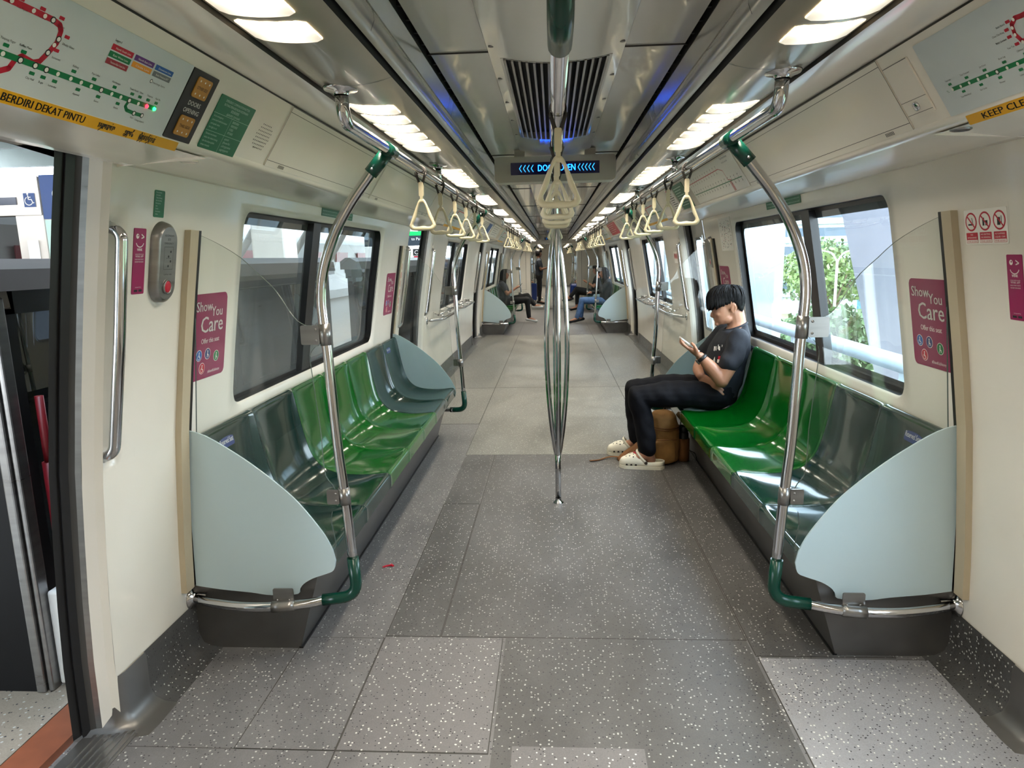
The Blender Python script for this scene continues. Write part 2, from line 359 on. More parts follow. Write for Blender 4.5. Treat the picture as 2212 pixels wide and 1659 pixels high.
def recess(y, z, yc):
    a = max(0.0, 1 - abs(y - yc) / 0.055); b = min(1.0, max(0.0, (min(z - 0.86, 1.60 - z)) / 0.04))
    return 0.035 * (a * a * (3 - 2 * a)) * b
def hpts(a, z0, b, z1, r):
    q = rrect(a, z0, b, z1, r, 8); zz = [1.1, 1.2, 1.35, 1.45]
    return q[:18] + [(a, z) for z in zz[::-1]] + q[18:] + [(b, z) for z in zz]
def wall_mesh(mb, s, y0, y1, win=None, edge0=True, edge1=True, hand=()):
    def strip(ya, yb, zs, ny=1, hy=None):
        def fn(u, v):
            i = v * (len(zs) - 1); k = min(int(i), len(zs) - 2); z = zs[k] + (zs[k + 1] - zs[k]) * (i - k); y = ya + (yb - ya) * u
            return wp(s, y, z, -recess(y, z, hy) if hy is not None else 0.0)
        mb.grid(fn, ny, len(zs) - 1, 0, True, flip=s > 0)
    zall = [0, .12, .25, .45, .65, WZ0 - .05, .862 + .085, 1.1, 1.2, 1.35, 1.45, 1.583, WZ1 + .02, 1.735, 1.80]
    zfine = [0, .2, .4, .6, .8, .85, .86, .88, .90, .93, 1.0, 1.1, 1.2, 1.3, 1.4, 1.5, 1.54, 1.56, 1.58, 1.60, 1.62, 1.735, 1.80]
    segs = []
    lo, hi = y0, y1
    for hy in hand:
        if hy - y0 < 0.5: strip(y0, hy + 0.12, zfine, 26, hy); lo = hy + 0.12
        else: strip(hy - 0.12, y1, zfine, 26, hy); hi = hy - 0.12
    if win is None: strip(lo, hi, zall)
    else:
        a, b = win; m = 0.05; cyy, czz = (a + b) / 2, (WZ0 + WZ1) / 2; r0 = 0.085
        hole = hpts(a, WZ0, b, WZ1, r0); n = len(hole); zlo, zhi = WZ0 - m, WZ1 + 0.02; outer = []
        for (y, z) in hole:                                     # match to the rectangle round the hole
            dy, dz = max(0, a + r0 - y, y - b + r0), max(0, WZ0 + r0 - z, z - WZ1 + r0); fy, fz = min(1, dy / r0), min(1, dz / r0); oy, oz = y, z
            if fy > 1e-6 and fy >= fz: oy = a - m if y < cyy else b + m; zc = WZ0 + r0 if z < czz else WZ1 - r0; oz = z if fz < 1e-6 else zc + (fz / fy) * ((zlo if z < czz else zhi) - zc)
            elif fz > 1e-6: oz = zlo if z < czz else zhi; yc = a + r0 if y < cyy else b - r0; oy = y if fy < 1e-6 else yc + (fy / fz) * ((a - m if y < cyy else b + m) - yc)
            outer.append((oy, oz))
        zz = sorted({round(z, 6) for y, z in outer if abs(y - a + m) < 1e-6 or abs(y - b - m) < 1e-6} | {zlo, zhi}); zz = [q for i, q in enumerate(zz) if i == 0 or q - zz[i - 1] > 1e-5]
        zside = [0, .12, .25, .45, .65] + zz + [1.735, 1.80]; strip(lo, a - m, zside); strip(b + m, hi, zside); strip(a - m, b + m, ZW); strip(a - m, b + m, ZU)
        vs = [wp(s, y, z) for y, z in hole] + [wp(s, y, z) for y, z in outer] + [wp(s, y, z, -0.012) for y, z in hpts(a + 0.012, WZ0 + 0.012, b - 0.012, WZ1 - 0.012, 0.075)]
        fs = [(i, (i + 1) % n, n + (i + 1) % n, n + i) for i in range(n)] + [(2 * n + i, 2 * n + (i + 1) % n, (i + 1) % n, i) for i in range(n)]
        if s > 0: fs = [f[::-1] for f in fs]
        mb.add(vs, fs, 0, True)
    for e, on, d in ((y0, edge0, 1), (y1, edge1, -1)):          # chamfered jamb at a doorway
        if on:
            pr = [(0, 0), (-0.018, 0.012), (-0.05, 0.022)]
            for (o0, dy0), (o1, dy1) in zip(pr, pr[1:]):
                zs = zall
                for z0, z1 in zip(zs, zs[1:]):
                    q = [wp(s, e - d * dy0, z0, o0), wp(s, e - d * dy1, z0, o1), wp(s, e - d * dy1, z1, o1), wp(s, e - d * dy0, z1, o0)]
                    mb.add(q, [(0, 1, 2, 3)], 0, True)
HANDLES_Y = [(1, 1.885), (2, 5.77), (3, 7.0), (4, 11.43), (5, 12.66), (6, 16.72)]
BAYS = [(1.86, 5.80, WINS[1], (1.895,)), (6.97, 11.46, WINS[2], (7.01,)), (12.63, 16.75, WINS[3], (12.67,))]
for s, nm in ((-1, 'wall_left'), (1, 'wall_right')):
    mb = MB()
    for y0, y1, wn, hd in BAYS: wall_mesh(mb, s, y0, y1, wn, True, True, hd)
    wall_mesh(mb, s, Y_BACK, 0.69, None, False, True); wall_mesh(mb, s, 17.92, Y_END, None, True, False)
    structure(build(nm, mb, 'wall'))
    mb = MB(); wall_mesh(mb, s, Y2A, 23.2, (21.2, 22.6), False, False); wall_mesh(mb, s, 23.2, 28.5, (24.9, 27.1), False, False); wall_mesh(mb, s, 28.5, Y2B, (30.2, 32.2), False, False)
    structure(build(nm, mb, 'wall'))

# windows: black rubber frame, mullion, sill and two panes
def window(n, s, a, b, mull=True, tint='pane'):
    r = sroot('window_%d' % n, (s * 1.3, (a + b) / 2, 1.25)); mb = MB()
    for (i0, r0), (i1, r1), (o0, o1) in (((0.010, .076), (0.012, .075), (-0.010, -0.05)), ((0.012, .075), (0.058, .05), (-0.05, -0.055))):
        A = rrect(a + i0, WZ0 + i0, b - i0, WZ1 - i0, r0, 8); B = rrect(a + i1, WZ0 + i1, b - i1, WZ1 - i1, r1, 8); k = len(A)
        mb.add([wp(s, y, z, o0) for y, z in A] + [wp(s, y, z, o1) for y, z in B], [(i, (i + 1) % k, k + (i + 1) % k, k + i) for i in range(k)], 0, True)
    build('window_frame', mb, 'black', r)
    zs = [WZ0 + 0.02, 1.1, 1.35, WZ1 - 0.02]
    if mull:
        mb = MB(); yc = a + (b - a) * 0.405; 
        for z0, z1 in zip(zs, zs[1:]):
            for ya, yb, o in ((yc - 0.055, yc + 0.055, -0.02),):
                mb.quad(wp(s, ya, z0, o), wp(s, yb, z0, o), wp(s, yb, z1, o), wp(s, ya, z1, o))
                mb.quad(wp(s, ya, z0, -.06), wp(s, ya, z0, o), wp(s, ya, z1, o), wp(s, ya, z1, -.06)); mb.quad(wp(s, yb, z0, -.06), wp(s, yb, z0, o), wp(s, yb, z1, o), wp(s, yb, z1, -.06))
        build('mullion', mb, 'black', r)
    mb = MB()
    for z0, z1 in zip(zs, zs[1:]): mb.quad(wp(s, a + .02, z0, -.052), wp(s, b - .02, z0, -.052), wp(s, b - .02, z1, -.052), wp(s, a + .02, z1, -.052))
    build('pane', mb, tint, r)
wn = 0
for s in (-1, 1):
    for k in (1, 2, 3): wn += 1; window(wn, s, *WINS[k])
    for a, b in ((21.2, 22.6), (24.9, 27.1), (30.2, 32.2)): wn += 1; window(wn, s, a, b)

# ------------------------------------------------------------------ ceiling, ducts, light panels, coves
def lz(x):                                                     # light panel bulges down a little
    t = (x - 0.5175) / 0.1025; return 1.886 + 0.017 * t * t
LP = [(x, lz(x)) for x in [0.415, 0.435, 0.46, 0.49, 0.5175, 0.55, 0.575, 0.60, 0.62]]
GR = [(2.19, 3.56), (7.6, 8.97), (12.6, 13.97), (22.5, 23.9)]      # grilles
def sag(x): return 2.05 - 0.026 * max(0.0, 1 - (x / 0.2) ** 2)
for ya, yb in ((Y_BACK, Y_END), (Y2A, Y2B)):
    mb = MB(); ys = sorted({ya, yb} | {v for g in GR for v in g if ya < v < yb})
    xs = [-0.2 + 0.025 * i for i in range(17)]
    for y0, y1 in zip(ys, ys[1:]):
        if any(abs(y0 - g[0]) < 1e-6 for g in GR):
            mb.extr([(-0.2, 2.05), (-0.168, sag(.168))], y0, y1); mb.extr([(.168, sag(.168)), (.2, 2.05)], y0, y1)
        else: mb.extr([(x, sag(x)) for x in xs], y0, y1, 0, True)
    for s in (-1, 1): mb.extr([(0.2, 2.05), (0.204, 2.056), (0.376, 2.056), (.379, 2.075)], ya, yb, 0, side=s)
    for y in [v for v in (0.2, 2.17, 4.25, 6.3, 8.4, 10.5, 12.6, 14.7, 16.8, 18.9, 22, 24, 26, 28) if ya < v < yb]:
        mb.box((-0.376, y - .002, 2.052), (-0.2, y + .002, 2.058), 1); mb.box((0.2, y - .002, 2.052), (.376, y + .002, 2.058), 1)
    structure(build('ceiling', mb, ['ceil', 'seam']))
    mb = MB()
    for s in (-1, 1):
        mb.extr([(.376, 2.12), (.379, 2.075)], ya, yb, 1, side=s); mb.extr([(.37, 2.12), (.40, 2.12), (.394, 2.05)], ya, yb, 1, side=s)
        y = ya
        while y < yb and y < 20: mb.box((min(s * .378, s * .396), y, 2.07), (max(s * .378, s * .396), y + .012, 2.09), 1); y += 0.105
    structure(build('trim_1', mb, ['seam', 'dark']))
    mb = MB()
    for s in (-1, 1):
        mb.extr([(.394, 2.052), (.392, 2.047), (.404, 2.0), (.406, 1.992)], ya, yb, 0, side=s)
        mb.extr([(.406, 1.992), (.396, 1.985), (.385, 1.965), (.384, 1.945), (.392, 1.925), (.404, 1.915)], ya, yb, 0, True, s)
        mb.extr([(.404, 1.915), (.407, 1.93), (.413, 1.93), (.415, lz(.415))], ya, yb, 1, side=s)
        for y in [v for v in (1.52, 2.98, 4.44, 5.9, 7.36, 8.82, 10.28, 11.74, 13.2) if ya < v < yb]: mb.extr([(.4035, 2.0), (.395, 1.986), (.384, 1.966), (.383, 1.944), (.391, 1.924)], y - .0015, y + .0015, 1, side=s)
    structure(build('trim_2', mb, ['duct', 'dark']))
    mb = MB()
    for s in (-1, 1):
        mb.extr(LP, ya, yb, 0, True, s)
        mb.extr([(.62, lz(.62)), (.622, 1.915), (.627, 1.915), (.628, 1.896)], ya, yb, 1, side=s)
        k = -4
        while 1.80 + 1.46 * k < yb:
            y = 1.80 + 1.46 * k; k += 1
            if y > ya: mb.extr([(x, z - .0008) for x, z in LP], y - .0015, y + .0015, 1, True, s)
    structure(build('trim_3', mb, ['lightpan', 'seam']))
    mb = MB()
    for s in (-1, 1):
        mb.extr([(.628, 1.896), (.66, 1.894), (.70, 1.899), (.74, 1.908), (.78, 1.919), (.806, 1.928)], ya, yb, 0, True, s)
        mb.extr([(.806, 1.928), (.808, 1.935), (CT[0], CT[1])], ya, yb, 1, side=s)
        mb.extr([CT, CB], ya, yb, 0, side=s)
        mb.extr([CB, (.922, 1.745), (.935, 1.737), (.96, 1.738), (1.03, 1.737), (1.10, 1.728), (1.15, 1.722), (1.19, 1.724), (wx(1.735) + .002, 1.735)], ya, yb, 0, True, s)
        mb.extr([(1.203, 1.7355), (1.23, 1.7355)], ya, yb, 1, side=s)
    structure(build('trim_4', mb, ['upper', 'seam']))
# end bulkhead with gangway opening, passage and next car's far end
mb = MB()
for y, sg in ((Y_END, 1),):
    for s in (-1, 1):
        mb.add([(s * .66, y, 0), (s * 1.45, y, 0), (s * 1.2, y, 1.95), (s * .8, y, 2.1), (s * .66, y, 2.1)], [(0, 1, 2, 3, 4)])
    mb.add([(-.66, y, 1.83), (.66, y, 1.83), (.66, y, 2.12), (-.66, y, 2.12)], [(0, 1, 2, 3)])
    for s in (-1, 1): mb.quad((s * .66, y, 0), (s * .66, Y2A, 0), (s * .66, Y2A, 1.83), (s * .66, y, 1.83), 0)
    mb.quad((-.66, y, 1.83), (.66, y, 1.83), (.66, Y2A, 1.83), (-.66, Y2A, 1.83), 0)
    for s in (-1, 1):
        mb.add([(s * .66, Y2A, 0), (s * 1.45, Y2A, 0), (s * 1.2, Y2A, 1.95), (s * .8, Y2A, 2.1), (s * .66, Y2A, 2.1)], [(4, 3, 2, 1, 0)])
        for (x0, z0, x1, z1) in ((.78, .55, 1.22, 1.62), (.78, .12, 1.22, .5)):
            for a in ((x0, z0, x1, z0 + .006), (x0, z1 - .006, x1, z1), (x0, z0, x0 + .006, z1), (x1 - .006, z0, x1, z1)): mb.box((min(s * a[0], s * a[2]), y - .004, a[1]), (max(s * a[0], s * a[2]), y - .001, a[3]), 2)
structure(build('wall_far', mb, ['wall', 'seam', 'seam']))
mb = MB(); mb.box((-1.5, Y2B, -.05), (1.5, Y2B + .05, 2.15)); structure(build('wall_end', mb, 'upper'))
mb = MB(); mb.box((-1.5, Y_BACK - .05, -.05), (1.5, Y_BACK, 2.15)); structure(build('wall_near', mb, 'wall'))

# ------------------------------------------------------------------ floor
mb = MB(); mb.box((-1.52, Y_BACK, -.06), (1.52, Y2B, 0.0)); structure(build('floor', mb, 'floor'))
def patch(x0, x1, y0, y1, m, h=.0015, seam=True):
    mb = MB(); mb.box((x0, y0, 0.0002), (x1, y1, h))
    if seam:
        e = .0035
        for a in ((x0 - e, y0 - e, x1 + e, y0), (x0 - e, y1, x1 + e, y1 + e), (x0 - e, y0, x0, y1), (x1, y0, x1 + e, y1)): mb.box((a[0], a[1], .0002), (a[2], a[3], .0011), 1)
    return structure(build('floor_covering', mb, [m, 'seam']))
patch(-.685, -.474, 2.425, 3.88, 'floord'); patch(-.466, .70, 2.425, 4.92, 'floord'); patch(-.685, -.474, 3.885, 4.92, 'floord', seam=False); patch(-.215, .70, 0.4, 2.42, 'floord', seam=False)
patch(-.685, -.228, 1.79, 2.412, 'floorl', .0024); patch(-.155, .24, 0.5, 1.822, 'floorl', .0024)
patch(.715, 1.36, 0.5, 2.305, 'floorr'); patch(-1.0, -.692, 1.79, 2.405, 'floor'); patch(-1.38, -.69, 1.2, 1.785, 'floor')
patch(.71, 1.2, 2.32, 5.2, 'floord')  # dark covering here paints the shade under the bench
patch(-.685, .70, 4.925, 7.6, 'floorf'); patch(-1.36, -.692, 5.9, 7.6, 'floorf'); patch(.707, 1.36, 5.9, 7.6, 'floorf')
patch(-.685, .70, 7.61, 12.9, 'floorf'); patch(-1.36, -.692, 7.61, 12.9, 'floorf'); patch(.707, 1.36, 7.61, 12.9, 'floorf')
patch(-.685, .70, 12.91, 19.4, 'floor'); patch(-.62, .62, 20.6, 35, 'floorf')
mb = MB(); mb.box((-.64, Y_END - .02, .0), (.64, Y2A + .02, .012)); structure(build('trim_5', mb, 'steeld', bevel=.004))
# skirting: speckled coving, with steel corner guards at the doorways
def skirt_prof(off=0.0): return [(wx(.185) - .004 - off, .185), (wx(.17) - .008 - off, .17), (wx(.06) - .009 - off, .06), (1.375 - off, .022), (1.345 - off, .006), (1.30 - off, .0005)]
for s, nm in ((-1, 'baseboard_left'), (1, 'baseboard_right')):
    mb = MB()
    for y0, y1 in ((2.0, 5.66), (7.11, 11.32), (12.77, 16.6), (18.05, Y_END), (Y_BACK, .55), (Y2A, Y2B)): mb.extr(skirt_prof(), y0, y1, 0, True, s)
    for e, d in ((1.86, 1), (5.80, -1), (6.97, 1), (11.46, -1), (12.63, 1), (16.75, -1), (17.92, 1), (.69, -1)):
        pr = skirt_prof(.004); corner = [(p[0] + .004, p[1]) for p in pr]
        n = len(pr); ring = []
        for k, (yy, ox) in enumerate(((e + d * .14, 0), (e + d * .03, 0), (e + d * .008, .006), (e - d * .008, .03), (e - d * .016, .135))):
            for x, z in pr:
                lip = (1.396 - x) if z < .1 else 0
                if k >= 3: x2, y2 = 1.392 + (ox - .006), yy - d * lip * .45
                elif k == 2: x2, y2 = x + ox, yy - d * lip * .3
                else: x2, y2 = x, yy
                ring.append(V((s * x2, y2, z)))
        mb.add(ring, [(j * n + i, j * n + i + 1, (j + 1) * n + i + 1, (j + 1) * n + i) for j in range(4) for i in range(n - 1)], 1, True)
    structure(build(nm, mb, ['skirt', 'steeld']))

# ------------------------------------------------------------------ doorways
def zstrip(mb, fn0, fn1, m=0, zs=(0, .25, .45, .65, .86, 1.1, 1.35, 1.56, 1.80)):
    for z0, z1 in zip(zs, zs[1:]): mb.add([fn0(z0), fn1(z0), fn1(z1), fn0(z1)], [(0, 1, 2, 3)], m, True)
MT['leaf'] = P('pale_grey_door_leaf', (206, 203, 196), 0.25, var=.03)
def doorway(n, s, y0, y1, closed):
    r = sroot('door_%d' % n, (s * 1.45, (y0 + y1) / 2, 0)); mb = MB()
    for e, d in ((y0, -1), (y1, 1)):                             # steel strip, then ridged black seals
        for (o0, a0), (o1, a1), m in (((-.05, .022), (-.068, .024), 0), ((-.068, .024), (-.085, .028), 2), ((-.085, .028), (-.098, .046), 1), ((-.098, .046), (-.108, .038), 1), ((-.108, .038), (-.122, .058), 1)):
            zstrip(mb, lambda z: wp(s, e - d * a0, z, o0), lambda z: wp(s, e - d * a1, z, o1), m)
    # header: underside running from the cove out to the door head
    for (x0, z0), (x1, z1), m in (((.95, 1.733), (1.19, 1.775), 3), ((1.19, 1.775), (1.335, 1.80), 3), ((1.335, 1.80), (1.34, 1.775), 1), ((1.34, 1.775), (1.46, 1.78), 1)):
        mb.quad((s * x0, y0 - .02, z0), (s * x0, y1 + .02, z0), (s * x1, y1 + .02, z1), (s * x1, y0 - .02, z1), m)
    for e in (y0 - .02, y1 + .02): mb.add([(s * .95, e, 1.733), (s * 1.34, e, 1.80), (s * 1.34, e, 1.70), (s * 1.2, e, 1.72)], [(0, 1, 2, 3)], 3)
    build('door_frame', mb, ['steel', 'black', 'seam', 'upper'], r)
    mb = MB(); x0, x1 = 1.34, 1.50
    mb.box((min(s * x0, s * x1), y0 - .0, -.02), (max(s * x0, s * x1), y1, .004))
    for k in range(6): mb.box((min(s * (x0 + .01 + k * .022), s * (x0 + .02 + k * .022)), y0 + .01, .004), (max(s * (x0 + .01 + k * .022), s * (x0 + .02 + k * .022)), y1 - .01, .008))
    build('threshold', mb, 'steel', r)
    if closed:
        for ya, yb, c in ((y0 + .01, (y0 + y1) / 2 - .002, 0), ((y0 + y1) / 2 + .002, y1 - .01, 1)):
            mb = MB(); ww = yb - ya; za, zb = .72, 1.60; a, b = ya + .11, yb - .11
            zs = [0.004, .25, .45, za - .03]; 
            for q in (zs, [zb + .03, 1.70, 1.79]):
                for z0, z1 in zip(q, q[1:]): mb.quad(wp(s, ya, z0, -.12), wp(s, yb, z0, -.12), wp(s, yb, z1, -.12), wp(s, ya, z1, -.12))
            zz = [za - .03, .86, 1.1, 1.35, 1.56, zb + .03]
            for z0, z1 in zip(zz, zz[1:]):
                for p, q in ((ya, a - .02), (b + .02, yb)): mb.quad(wp(s, p, z0, -.12), wp(s, q, z0, -.12), wp(s, q, z1, -.12), wp(s, p, z1, -.12))
            H = rrect(a, za, b, zb, .07, 6); O = [((a - .02) if y < (a + b) / 2 else (b + .02), min(max(z, za), zb)) if abs(z - (za + zb) / 2) < (zb - za) / 2 - .0701 else (((a - .02) if y < a + .001 else (b + .02) if y > b - .001 else y), (za - .03) if z < (za + zb) / 2 else (zb + .03)) for y, z in H]
            k = len(H); mb.add([wp(s, y, z, -.12) for y, z in H] + [wp(s, y, z, -.12) for y, z in O], [(i, (i + 1) % k, k + (i + 1) % k, k + i) for i in range(k)])
            lf = build('door_leaf', mb, 'leaf', r)
            mb = MB(); H2 = rrect(a + .022, za + .022, b - .022, zb - .022, .055, 6)
            mb.add([wp(s, y, z, -.114) for y, z in H] + [wp(s, y, z, -.128) for y, z in H2], [(i, (i + 1) % k, k + (i + 1) % k, k + i) for i in range(k)], 0, True)
            build('window_frame', mb, 'steel', lf)
            mb = MB(); zz = [za, .86, 1.1, 1.35, zb]
            for z0, z1 in zip(zz, zz[1:]): mb.quad(wp(s, a, z0, -.13), wp(s, b, z0, -.13), wp(s, b, z1, -.13), wp(s, a, z1, -.13))
            build('pane', mb, 'pane', lf)
    return r
dn = 0
for s in (-1, 1):
    for i, (a, b) in enumerate(DOORS): dn += 1; doorway(dn, s, a, b, s > 0 or i == 3)
# car body outside the lining, so daylight enters only through windows and doors
mb = MB()
mb.box((-1.5, Y_BACK - .1, 2.16), (1.5, Y2B, 2.2))
for s in (-1, 1):
    for y0, y1 in ((Y_BACK, .69), (1.86, 2.69), (4.92, 5.8), (6.97, 7.95), (9.95, 11.46), (12.63, 13.46), (15.69, 16.75), (17.92, 21.2), (22.6, 24.9), (27.1, 30.2), (32.2, Y2B)):
        for z0, z1 in zip([-.06, .45, .86, 1.35], [.45, .86, 1.35, 1.80]):
            q = [V((s * (wx(max(z, 0)) + .066), y, z)) for z in (z0, z1) for y in (y0, y1)]; mb.add(q, [(0, 1, 3, 2)])
    for y0, y1 in ((1.86, 5.8), (6.97, 11.46), (12.63, 16.75), (20.4, Y2B)):
        mb.quad((s * (wx(.4) + .066), y0, -.06), (s * (wx(.4) + .066), y1, -.06), (s * (wx(.8) + .066), y1, WZ0), (s * (wx(.8) + .066), y0, WZ0))
    mb.quad((s * 1.5, Y_BACK, 1.79), (s * 1.5, Y2B, 1.79), (s * 1.5, Y2B, 2.18), (s * 1.5, Y_BACK, 2.18))
    for y0, y1 in ((1.86, 5.8), (6.97, 11.46), (12.63, 16.75), (17.92, Y2B), (Y_BACK, .69)): mb.quad((s * 1.22, y0, 1.70), (s * 1.22, y1, 1.70), (s * 1.5, y1, 1.79), (s * 1.5, y0, 1.79))
structure(build('wall_outer', mb, 'steel'))
# ------------------------------------------------------------------ glass: same reflection from either side
def fix_fresnel(m):
    nt = m.node_tree; lw = nt.nodes.new('ShaderNodeLayerWeight'); lw.inputs['Blend'].default_value = 0.5
    p = nt.nodes.new('ShaderNodeMath'); p.operation = 'POWER'; p.inputs[1].default_value = 5.0; nt.links.new(lw.outputs['Facing'], p.inputs[0])
    q = nt.nodes.new('ShaderNodeMath'); q.operation = 'MULTIPLY_ADD'; q.inputs[1].default_value = 0.9; q.inputs[2].default_value = 0.075; nt.links.new(p.outputs[0], q.inputs[0])
    mul = [n for n in nt.nodes if n.type == 'MATH' and n.operation == 'MULTIPLY'][0]; nt.links.new(q.outputs[0], mul.inputs[0])
for k in ('pane', 'paned', 'clear'): fix_fresnel(MT[k])
def frosted():
    m = bpy.data.materials.new('frosted_acrylic'); m.use_nodes = True; nt = m.node_tree; nt.nodes.clear(); L = nt.links.new
    o = nt.nodes.new('ShaderNodeOutputMaterial'); b = nt.nodes.new('ShaderNodeBsdfPrincipled'); t = nt.nodes.new('ShaderNodeBsdfTranslucent'); mx = nt.nodes.new('ShaderNodeMixShader')
    n = nt.nodes.new('ShaderNodeTexNoise'); n.inputs['Scale'].default_value = 2; tc = nt.nodes.new('ShaderNodeTexCoord'); L(tc.outputs['Object'], n.inputs['Vector'])
    r = nt.nodes.new('ShaderNodeValToRGB'); r.color_ramp.elements[0].color = (*lin((206, 226, 232)), 1); r.color_ramp.elements[1].color = (*lin((212, 231, 237)), 1); L(n.outputs['Fac'], r.inputs[0])
    L(r.outputs[0], b.inputs['Base Color']); L(r.outputs[0], t.inputs[0]); b.inputs['Roughness'].default_value = 0.3
    mx.inputs[0].default_value = 0.2; L(b.outputs[0], mx.inputs[1]); L(t.outputs[0], mx.inputs[2]); L(mx.outputs[0], o.inputs[0]); return m
MT['frost'] = frosted()
MT['edge'] = P('glass_edge', (70, 84, 80), 0.2, var=.05)

# ------------------------------------------------------------------ ceiling lights
def fixture_parts(s):
    cx = s * .5385; cz = lz(.5385); hx, hy, rr = .0685, .0605, .012
    def sl(dz, grow=0.0):
        mb = MB(); nx = 10; cols = []
        for i in range(nx + 1):
            u = -1 + 2 * i / nx; dx = u * (hx + grow); d = max(0, abs(dx) - (hx + grow - rr)); yy = hy + grow - (rr - math.sqrt(max(0, rr * rr - d * d)))
            z = lz(abs(cx + dx)) - cz; cols.append((dx, yy, z))
        vs = []
        for dx, yy, z in cols:
            bow = .007 * (1 - (dx / hx) ** 2)
            for v in (-1, -.94, 0, .94, 1): vs.append((cx + dx, v * yy - bow, cz + z - dz * (1 if abs(v) < .97 else .2)))
        mb.add(vs, [(i * 5 + j, (i + 1) * 5 + j, (i + 1) * 5 + j + 1, i * 5 + j + 1)[::-1] for i in range(nx) for j in range(4)], 0, True); return mb
    return sl
def make_light(s, y, label, grp, mat):
    cx, cz = s * .5385, lz(.5385)
    t = thing('ceiling_light', label, 'light', (cx, y, cz), grp); sl = fixture_parts(s)
    first = None; fr = sl(.001, .004)
    for k in range(6):
        mb = MB(); m0 = sl(.0025); mb.add([p + V((0, y + (k - 2.5) * .15, 0)) for p in m0.v], m0.f, 0, True)
        if first is None: first = build('diffuser', mb, mat, t, (cx, y + (k - 2.5) * .15, cz))
        else:
            c = first.copy(); COL.objects.link(c); c.parent = t; c.location = (0, (k - 2.5) * .15, 0)
    return t
LN = ['over the %s side, beside the door map', 'second along', 'third along']
LIGHTS = {}
for s, y0, nm in ((-1, 2.48, 'left'), (1, 2.63, 'right')):
    src = None
    for k in range(-3, 22):  # first two per side: unseen, added behind the camera for even light
        y = y0 + 1.46 * k
        if 18.6 < y < 21.2: continue
        seat = 'the open-door side' if s < 0 else 'the window-view side'
        lab = ('warm slatted ceiling light on %s, %s' % (seat, {-1: 'cut by picture top', 0: 'nearest full one', 1: 'over the bench middle', 2: 'over the far end of the near bench', 3: 'over the second doorway', 4: 'over the start of the standing bay'}[k])) if k in (-1, 0, 1, 2, 3, 4) else 'small warm ceiling light in far row or unseen behind camera, %s' % seat
        if src is None: src = make_light(s, y, lab, 'ceiling lights', 'lamp' if s < 0 else 'lamp2'); LIGHTS[s] = src; t = src
        else: t = copy_tree(src); t.location.y = y; t['label'] = lab
        t['group'] = 'far ceiling lights, %s' % seat if k > 4 or k < -1 else 'near ceiling lights'

# ------------------------------------------------------------------ grilles in the ceiling
def grille(y0, y1, label):
    t = thing('air_grille', label, 'vent', (0, (y0 + y1) / 2, 2.05), 'ceiling air grilles'); mb = MB()
    n = 15
    for i in range(n):
        x = -.155 + .31 * i / (n - 1); z = sag(x)
        mb.box((x - .0035, y0 + .005, z - .004), (x + .0035, y1 - .005, z + .03))
    build('blades', mb, 'steel', t); mb = MB()
    for e in (y0, y1 - .006):
        for i in range(12):
            xa, xb = -.168 + .028 * i, -.168 + .028 * (i + 1)
            mb.add([(xa, e, sag(xa) - .001), (xb, e, sag(xb) - .001), (xb, e + .006, sag(xb) - .001), (xa, e + .006, sag(xa) - .001)], [(3, 2, 1, 0)]); mb.add([(xa, e, sag(xa)), (xb, e, sag(xb)), (xb, e, 2.08), (xa, e, 2.08)], [(0, 1, 2, 3)])
    for x in (-.168, .160): mb.box((x, y0, sag(.165) - .002), (x + .008, y1, 2.08))
    build('frame', mb, 'ceil', t); mb = MB(); mb.box((-.17, y0, 2.062), (.17, y1, 2.078)); build('duct_opening', mb, 'dark', t)
    mb = MB()
    for s in (-1, 1):
        for k in range(5): mb.cyl((s * .187, y0 - .1 + .36 * k, sag(.187) - .002), (s * .187, y0 - .1 + .36 * k, sag(.187) + .004), .008, 10)
    build('fasteners', mb, 'steeld', t)
for (a, b), lb in zip(GR, ('long slatted air grille in the ceiling above the near grab handles', 'slatted air grille in the ceiling behind the lit message sign', 'slatted air grille in the ceiling over the third doorway', 'slatted air grille in the ceiling of the next car')): grille(a, b, lb)

# ------------------------------------------------------------------ overhead rails
RX, RZ, RR = .552, 1.808, .0175
def flange_at(mb, c, r=.045): mb.lathe([(.019, -.016), (.022, -.006), (r * .95, -.004), (r, 0), (r, .004), (0, .004)], c, (0, 0, 1), 20)
def side_rail(s, y0, y1, ys, label):
    t = thing('overhead_rail', label, 'rail', (s * RX, (y0 + y1) / 2, RZ), 'overhead grab rails'); mb = MB(); zt = lz(.557)
    mb.tube(fillet([(s * .557, y0, zt), (s * .555, y0 + .005, RZ), (s * RX, y0 + .5, RZ), (s * RX, y1 - .5, RZ), (s * .555, y1 - .005, RZ), (s * .557, y1, zt)], [.07, .02, .02, .07], 8), RR, 16)
    build('rail', mb, 'chrome', t)
    for y in (y0, y1):
        mb = MB(); flange_at(mb, (s * .557, y, zt)); build('flange', mb, 'chrome', t)
    for y in ys:
        mb = MB(); flange_at(mb, (s * RX, y, zt)); mb.cyl((s * RX, y, RZ), (s * RX, y, zt), .014, 12); build('hanger', mb, 'chrome', t)
for s, sd in ((-1, 'open-door side'), (1, 'window-view side')):
    side_rail(s, 1.84, 6.22, (3.33, 4.79), 'steel overhead rail above the near bench on the %s' % sd)
    side_rail(s, 7.55, 11.3, (8.9, 10.1), 'steel overhead rail over the standing bay on the %s' % sd)
    side_rail(s, 12.6, 17.0, (14.1, 15.5), 'steel overhead rail above the far bench on the %s' % sd)
    side_rail(s, 22.0, 27.5, (23.8, 25.6), 'steel overhead rail in the next car on the %s' % sd)
t = thing('centre_rail', 'steel rail running down the middle of the ceiling with a green elbow', 'rail', (0, 3.9, 1.81), 'overhead grab rails'); mb = MB()
